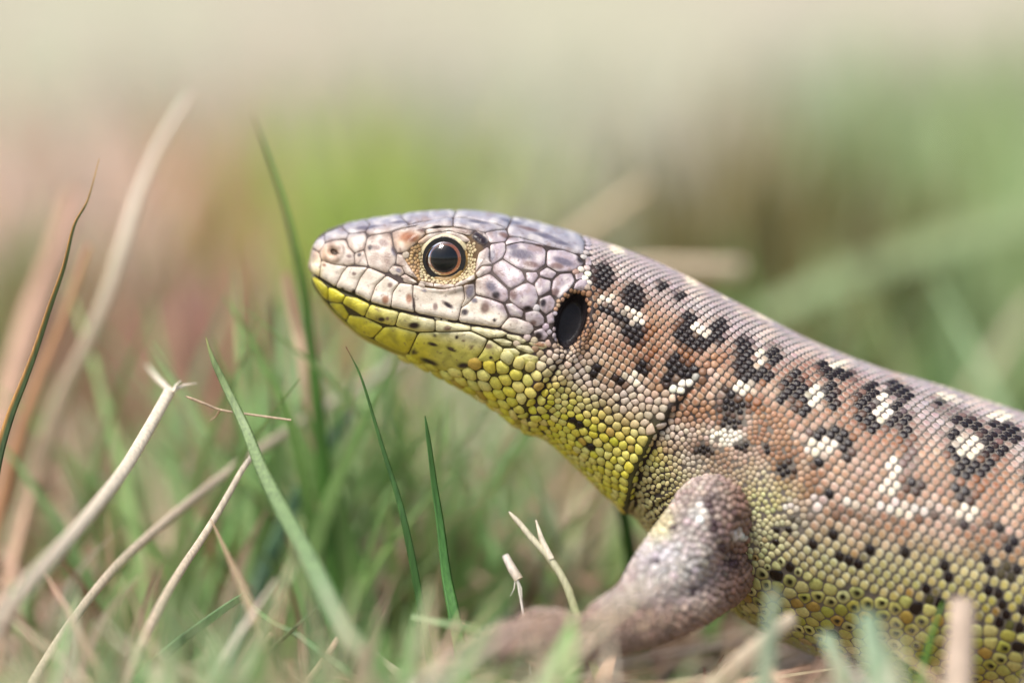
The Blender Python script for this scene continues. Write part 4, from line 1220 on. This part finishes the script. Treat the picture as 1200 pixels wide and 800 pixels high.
blade('grass_blade', 'blurred sage blade leaning left beside the wide one', [(968, 740, -2.6), (978, 765, -2.7), (990, 795, -2.8), (1004, 840, -2.9)], (16, 30), ((166, 182, 146), (142, 164, 118)), L, 'green blades', 'grass')
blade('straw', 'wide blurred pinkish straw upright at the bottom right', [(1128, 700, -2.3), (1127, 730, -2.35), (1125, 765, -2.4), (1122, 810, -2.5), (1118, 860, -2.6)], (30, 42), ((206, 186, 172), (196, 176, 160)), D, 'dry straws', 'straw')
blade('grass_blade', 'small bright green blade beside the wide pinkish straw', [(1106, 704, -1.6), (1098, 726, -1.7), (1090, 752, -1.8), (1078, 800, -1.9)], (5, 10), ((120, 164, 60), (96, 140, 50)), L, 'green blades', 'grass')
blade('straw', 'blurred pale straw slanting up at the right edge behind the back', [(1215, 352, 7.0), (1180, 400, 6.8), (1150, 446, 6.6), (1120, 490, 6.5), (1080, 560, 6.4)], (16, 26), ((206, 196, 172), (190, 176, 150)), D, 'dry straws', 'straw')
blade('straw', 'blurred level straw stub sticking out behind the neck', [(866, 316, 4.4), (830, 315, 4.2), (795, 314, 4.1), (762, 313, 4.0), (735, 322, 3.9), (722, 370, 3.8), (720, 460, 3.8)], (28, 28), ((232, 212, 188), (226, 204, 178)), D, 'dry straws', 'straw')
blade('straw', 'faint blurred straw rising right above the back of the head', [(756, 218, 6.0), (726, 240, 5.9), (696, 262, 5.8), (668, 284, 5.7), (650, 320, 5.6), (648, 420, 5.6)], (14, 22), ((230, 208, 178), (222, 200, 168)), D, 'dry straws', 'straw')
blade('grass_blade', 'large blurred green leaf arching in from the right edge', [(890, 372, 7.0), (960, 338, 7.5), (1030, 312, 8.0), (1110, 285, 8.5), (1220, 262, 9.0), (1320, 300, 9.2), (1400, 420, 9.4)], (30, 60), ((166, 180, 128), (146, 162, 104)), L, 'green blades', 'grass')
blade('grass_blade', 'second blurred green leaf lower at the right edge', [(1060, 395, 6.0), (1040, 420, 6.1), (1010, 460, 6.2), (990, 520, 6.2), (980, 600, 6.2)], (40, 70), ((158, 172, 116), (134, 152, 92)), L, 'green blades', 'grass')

for n_, (lab, pts, w_, col_) in enumerate([
    ('blurred light green blade beside the pinkish stub', [(322, 352, 1.9), (324, 400, 1.9), (326, 450, 1.8), (328, 520, 1.8)], (8, 20), ((150, 178, 112), (132, 164, 92))),
    ('blurred green blade between the stub and the tall blade', [(346, 372, 2.4), (352, 420, 2.4), (358, 470, 2.3), (364, 540, 2.3)], (8, 20), ((142, 170, 100), (120, 154, 82))),
    ('blurred pale green blade just under the chin', [(384, 372, 2.2), (388, 410, 2.2), (392, 460, 2.1), (396, 540, 2.1)], (9, 20), ((164, 184, 128), (136, 164, 96))),
    ('blurred green blade leaning left under the lower jaw', [(300, 400, 1.7), (318, 440, 1.7), (338, 480, 1.6), (360, 540, 1.6)], (6, 16), ((130, 160, 92), (108, 146, 74))),
    ('soft green blade behind the dark straight one', [(470, 500, 1.4), (474, 540, 1.4), (478, 590, 1.4), (484, 660, 1.4)], (6, 15), ((130, 162, 88), (110, 148, 70))),
    ('soft green blade right of the dark straight one', [(545, 520, 1.7), (541, 560, 1.7), (536, 610, 1.6), (532, 680, 1.6)], (6, 15), ((140, 166, 98), (116, 150, 80))),
    ('soft green blade crossing behind the long diagonal straw', [(352, 470, 1.1), (372, 520, 1.1), (392, 570, 1.0), (414, 640, 1.0)], (6, 16), ((128, 160, 88), (102, 142, 68)))]):
    blade('grass_blade', lab, pts, w_, col_, L, 'green blades', 'grass')

# ------------------------------------------------------------------ turf and dry litter nobody could count
def turf(name, label, cat, base, height, lean, azim, width, colA, colB, mat, seg=5, bend=0.5):
    n = len(base)
    k = np.linspace(0, 1, seg + 1)
    dirs = np.stack([np.cos(azim), np.sin(azim), np.zeros(n)], 1)
    side = np.stack([-np.sin(azim), np.cos(azim), np.zeros(n)], 1)
    face = rng.uniform(-1.2, 1.2, n)
    sidev = side * np.cos(face)[:, None] + dirs * np.sin(face)[:, None]
    V = np.zeros((n, seg + 1, 3, 3)); Cc = np.zeros((n, seg + 1, 3, 3))
    for q, t in enumerate(k):
        c = base + np.array([0, 0, 1.0]) * (height * t * (1 - 0.35 * bend * t * lean))[:, None] + dirs * (height * lean * (t ** 1.7))[:, None]
        w = width * (1 - t ** 2.2 * .92) * .5
        V[:, q, 0] = c - sidev * w[:, None]
        V[:, q, 1] = c + dirs * (w * .35)[:, None]
        V[:, q, 2] = c + sidev * w[:, None]
        cc = colA + (colB - colA) * t
        Cc[:, q, :] = cc[:, None, :]
    vs = V.reshape(-1, 3)
    idx = np.arange(n)[:, None, None] * (seg + 1) * 3
    qf = np.array([[(q * 3 + m, q * 3 + m + 1, (q + 1) * 3 + m + 1, (q + 1) * 3 + m) for m in (0, 1)] for q in range(seg)]).reshape(-1, 4)
    F = (idx + qf[None]).reshape(-1, 4)
    me = bpy.data.meshes.new(name)
    me.vertices.add(len(vs)); me.vertices.foreach_set('co', vs.ravel().astype(np.float32))
    me.loops.add(F.size); me.loops.foreach_set('vertex_index', F.ravel().astype(np.int32))
    me.polygons.add(len(F)); me.polygons.foreach_set('loop_start', (np.arange(len(F)) * 4).astype(np.int32))
    me.update(calc_edges=True)
    at = me.color_attributes.new('col', 'FLOAT_COLOR', 'POINT')
    c4 = np.ones((len(vs), 4), np.float32); c4[:, :3] = Cc.reshape(-1, 3)
    at.data.foreach_set('color', c4.ravel())
    me.polygons.foreach_set('use_smooth', np.ones(len(F), bool))
    me.materials.append(mat)
    o = bpy.data.objects.new(name, me); scene.collection.objects.link(o)
    return tag(o, label, cat, None, 'stuff')

def palette(n, cols, jitter=.14):
    c = np.array([lin(x) for x in cols])
    k = rng.integers(0, len(c), n)
    return c[k] * rng.normal(1, jitter, (n, 1)).clip(.5, 1.5) * rng.normal(1, .05, (n, 3)).clip(.8, 1.2)

def patch(n, px, spread, y0, y1, cols):
    """n roots on the ground between depths y0 and y1 near photo column px (spread in cm)"""
    y = rng.uniform(y0, y1, n)
    x = np.array([W(px, 400, yy)[0] for yy in y]) + rng.normal(0, spread, n)
    return np.stack([x, y, ground_height(x, y) - .05], 1), palette(n, cols)

GREENS = [(146, 176, 106), (128, 166, 90), (158, 184, 122), (168, 186, 136), (124, 156, 98)]
OLIVES = [(140, 132, 84), (126, 120, 74), (154, 144, 96)]
STRAWS = [(206, 188, 156), (190, 168, 138), (214, 200, 176), (176, 146, 116), (196, 160, 132)]
BROWNS = [(150, 112, 86), (166, 122, 92), (134, 100, 78)]

VIVID = [(140, 172, 100), (156, 184, 116), (130, 162, 92), (178, 192, 142)]
def collect(specs):
    b, c, h = [], [], []
    for (n, px, sp, y0, y1, cols, hh) in specs:
        B, Cc = patch(n, px, sp, y0, y1, cols)
        b.append(B); c.append(Cc); h.append(rng.uniform(hh * .55, hh * 1.15, n))
    return np.concatenate(b), np.concatenate(c), np.concatenate(h)

def sow(name, label, cat, specs, mat, lean, width, keep=None):
    b, c, h = collect(specs)
    if keep is not None:
        m = keep(b, h); b, c, h = b[m], c[m], h[m]
    n = len(b)
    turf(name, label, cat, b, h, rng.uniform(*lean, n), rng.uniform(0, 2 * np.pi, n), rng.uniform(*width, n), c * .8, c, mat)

def clear(b, h):
    """keep the lizard's own place and the sight line to it free"""
    x, y = b[:, 0], b[:, 1]
    px, py = project(np.stack([x, y, b[:, 2] + h], 1))
    on = (x > -0.9) & (np.abs(y) < 1.5)
    front = (y < 0.2) & (px > 360) & (py < np.interp(px, [360, 560, 700, 860, 1200], [520, 690, 725, 712, 730]))
    frontl = (y < 0.2) & (px <= 360) & (py < 600)
    return ~(on | front | frontl)

def off_focus(b, h):
    return clear(b, h) & ~((b[:, 1] > -2.3) & (b[:, 1] < .7))

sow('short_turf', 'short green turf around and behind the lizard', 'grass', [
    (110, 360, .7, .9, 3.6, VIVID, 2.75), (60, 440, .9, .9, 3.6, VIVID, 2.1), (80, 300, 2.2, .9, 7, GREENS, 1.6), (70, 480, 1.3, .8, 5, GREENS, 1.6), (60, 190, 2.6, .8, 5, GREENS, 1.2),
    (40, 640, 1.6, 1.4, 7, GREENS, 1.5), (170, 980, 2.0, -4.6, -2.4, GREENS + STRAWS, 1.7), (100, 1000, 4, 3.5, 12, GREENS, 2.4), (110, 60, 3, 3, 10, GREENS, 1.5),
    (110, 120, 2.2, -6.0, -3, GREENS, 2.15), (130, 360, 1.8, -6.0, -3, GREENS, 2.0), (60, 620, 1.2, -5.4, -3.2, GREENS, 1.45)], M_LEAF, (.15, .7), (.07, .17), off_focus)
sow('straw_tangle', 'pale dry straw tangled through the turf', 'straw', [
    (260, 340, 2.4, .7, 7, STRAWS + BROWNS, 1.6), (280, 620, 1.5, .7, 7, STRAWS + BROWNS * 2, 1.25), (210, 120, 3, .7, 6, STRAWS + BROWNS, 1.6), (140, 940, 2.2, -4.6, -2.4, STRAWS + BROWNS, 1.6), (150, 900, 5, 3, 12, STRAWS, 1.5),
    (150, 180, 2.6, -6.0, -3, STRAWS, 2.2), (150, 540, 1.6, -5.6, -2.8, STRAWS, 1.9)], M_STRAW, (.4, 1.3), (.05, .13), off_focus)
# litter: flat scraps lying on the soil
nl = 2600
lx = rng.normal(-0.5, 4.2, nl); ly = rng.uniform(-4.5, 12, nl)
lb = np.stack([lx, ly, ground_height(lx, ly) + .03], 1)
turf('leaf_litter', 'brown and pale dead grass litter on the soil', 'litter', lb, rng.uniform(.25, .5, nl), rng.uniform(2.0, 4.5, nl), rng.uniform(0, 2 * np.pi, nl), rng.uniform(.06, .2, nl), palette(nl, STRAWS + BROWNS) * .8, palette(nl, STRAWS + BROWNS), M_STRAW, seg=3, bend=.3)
# the meadow behind, far out of focus
def tufts(specs):
    """tussocks: (blades, photo column, photo row of their tops, depth, spread in cm, colours)"""
    b, c, h = [], [], []
    for n, px, top, y, sp, cols in specs:
        x = W(px, 400, y)[0] + rng.normal(0, sp, n); yy = y + rng.normal(0, 1.2 + .04 * y, n)
        g = ground_height(x, yy) - .05
        b.append(np.stack([x, yy, g], 1)); c.append(palette(n, cols, .1))
        h.append((W(px, top, y)[2] - g).clip(.6, 9) * rng.uniform(.5, 1.08, n))
    return np.concatenate(b), np.concatenate(c), np.concatenate(h)
def sow_tufts(name, label, cat, specs, mat):
    b, c, h = tufts(specs); n = len(b)
    turf(name, label, cat, b, h, rng.uniform(.05, .5, n), rng.uniform(0, 2 * np.pi, n), rng.uniform(.14, .32, n), c, c, mat)
LIME = [(180, 194, 98), (170, 188, 86), (190, 198, 116)]; OLV = [(118, 108, 58), (104, 98, 50), (132, 120, 70)]; MID = [(148, 168, 108), (160, 176, 120)]; SAGE = [(186, 194, 158), (176, 188, 146)]
RUSTY = [(204, 154, 116), (208, 166, 132)]; BRN = [(164, 124, 98), (176, 138, 112)]; BEI = [(192, 180, 160), (178, 166, 144), (200, 188, 170)]; PNK = [(222, 192, 172), (212, 182, 160)]
sow_tufts('far_turf', 'blurred green meadow tussocks far behind the lizard', 'grass', [
    (150, 440, 110, 17, .75, LIME), (70, 520, 160, 15, .7, LIME), (60, 400, 60, 26, 1.1, MID), (170, 900, 130, 14, .9, OLV), (110, 840, 210, 10, .7, OLV), (70, 960, 190, 12, .7, OLV),
    (120, 1130, 50, 20, 1.0, MID), (70, 1180, 180, 13, .7, MID), (120, 1090, 300, 9, .9, MID), (70, 960, 330, 8, .6, [(120, 140, 80), (132, 150, 92)]), (90, 20, 230, 11, .55, [(130, 134, 78), (142, 146, 88)]),
    (60, 640, 20, 30, 1.3, SAGE), (50, 330, 20, 32, 1.0, SAGE), (90, 1060, 20, 28, 1.0, [(166, 182, 126), (178, 190, 142)]), (60, 940, 20, 30, .9, SAGE), (60, 1180, 0, 30, .8, MID), (60, 0, 30, 30, 1.2, SAGE), (50, 640, 190, 14, .8, SAGE)], M_LEAF)
sow_tufts('far_straw', 'blurred beige and rusty dead grass far behind the lizard', 'straw', [
    (100, 240, 130, 17, .5, RUSTY), (130, 225, 270, 9, .6, BRN), (60, 290, 320, 8, .4, BRN), (80, 110, 130, 15, .8, PNK), (90, 170, 30, 26, 1.2, BEI), (70, 60, 60, 24, .9, PNK), (60, 270, 30, 28, .8, PNK),
    (70, 740, 40, 25, 1.0, BEI), (60, 980, 0, 32, 1.3, BEI), (60, 590, 210, 13, .7, BEI), (70, 740, 190, 13, .8, [(190, 168, 128), (176, 152, 112)]), (50, 1190, 20, 30, 1.0, BEI), (50, 500, 0, 34, 1.2, BEI), (60, 860, 60, 24, .8, [(190, 172, 136)])], M_STRAW)
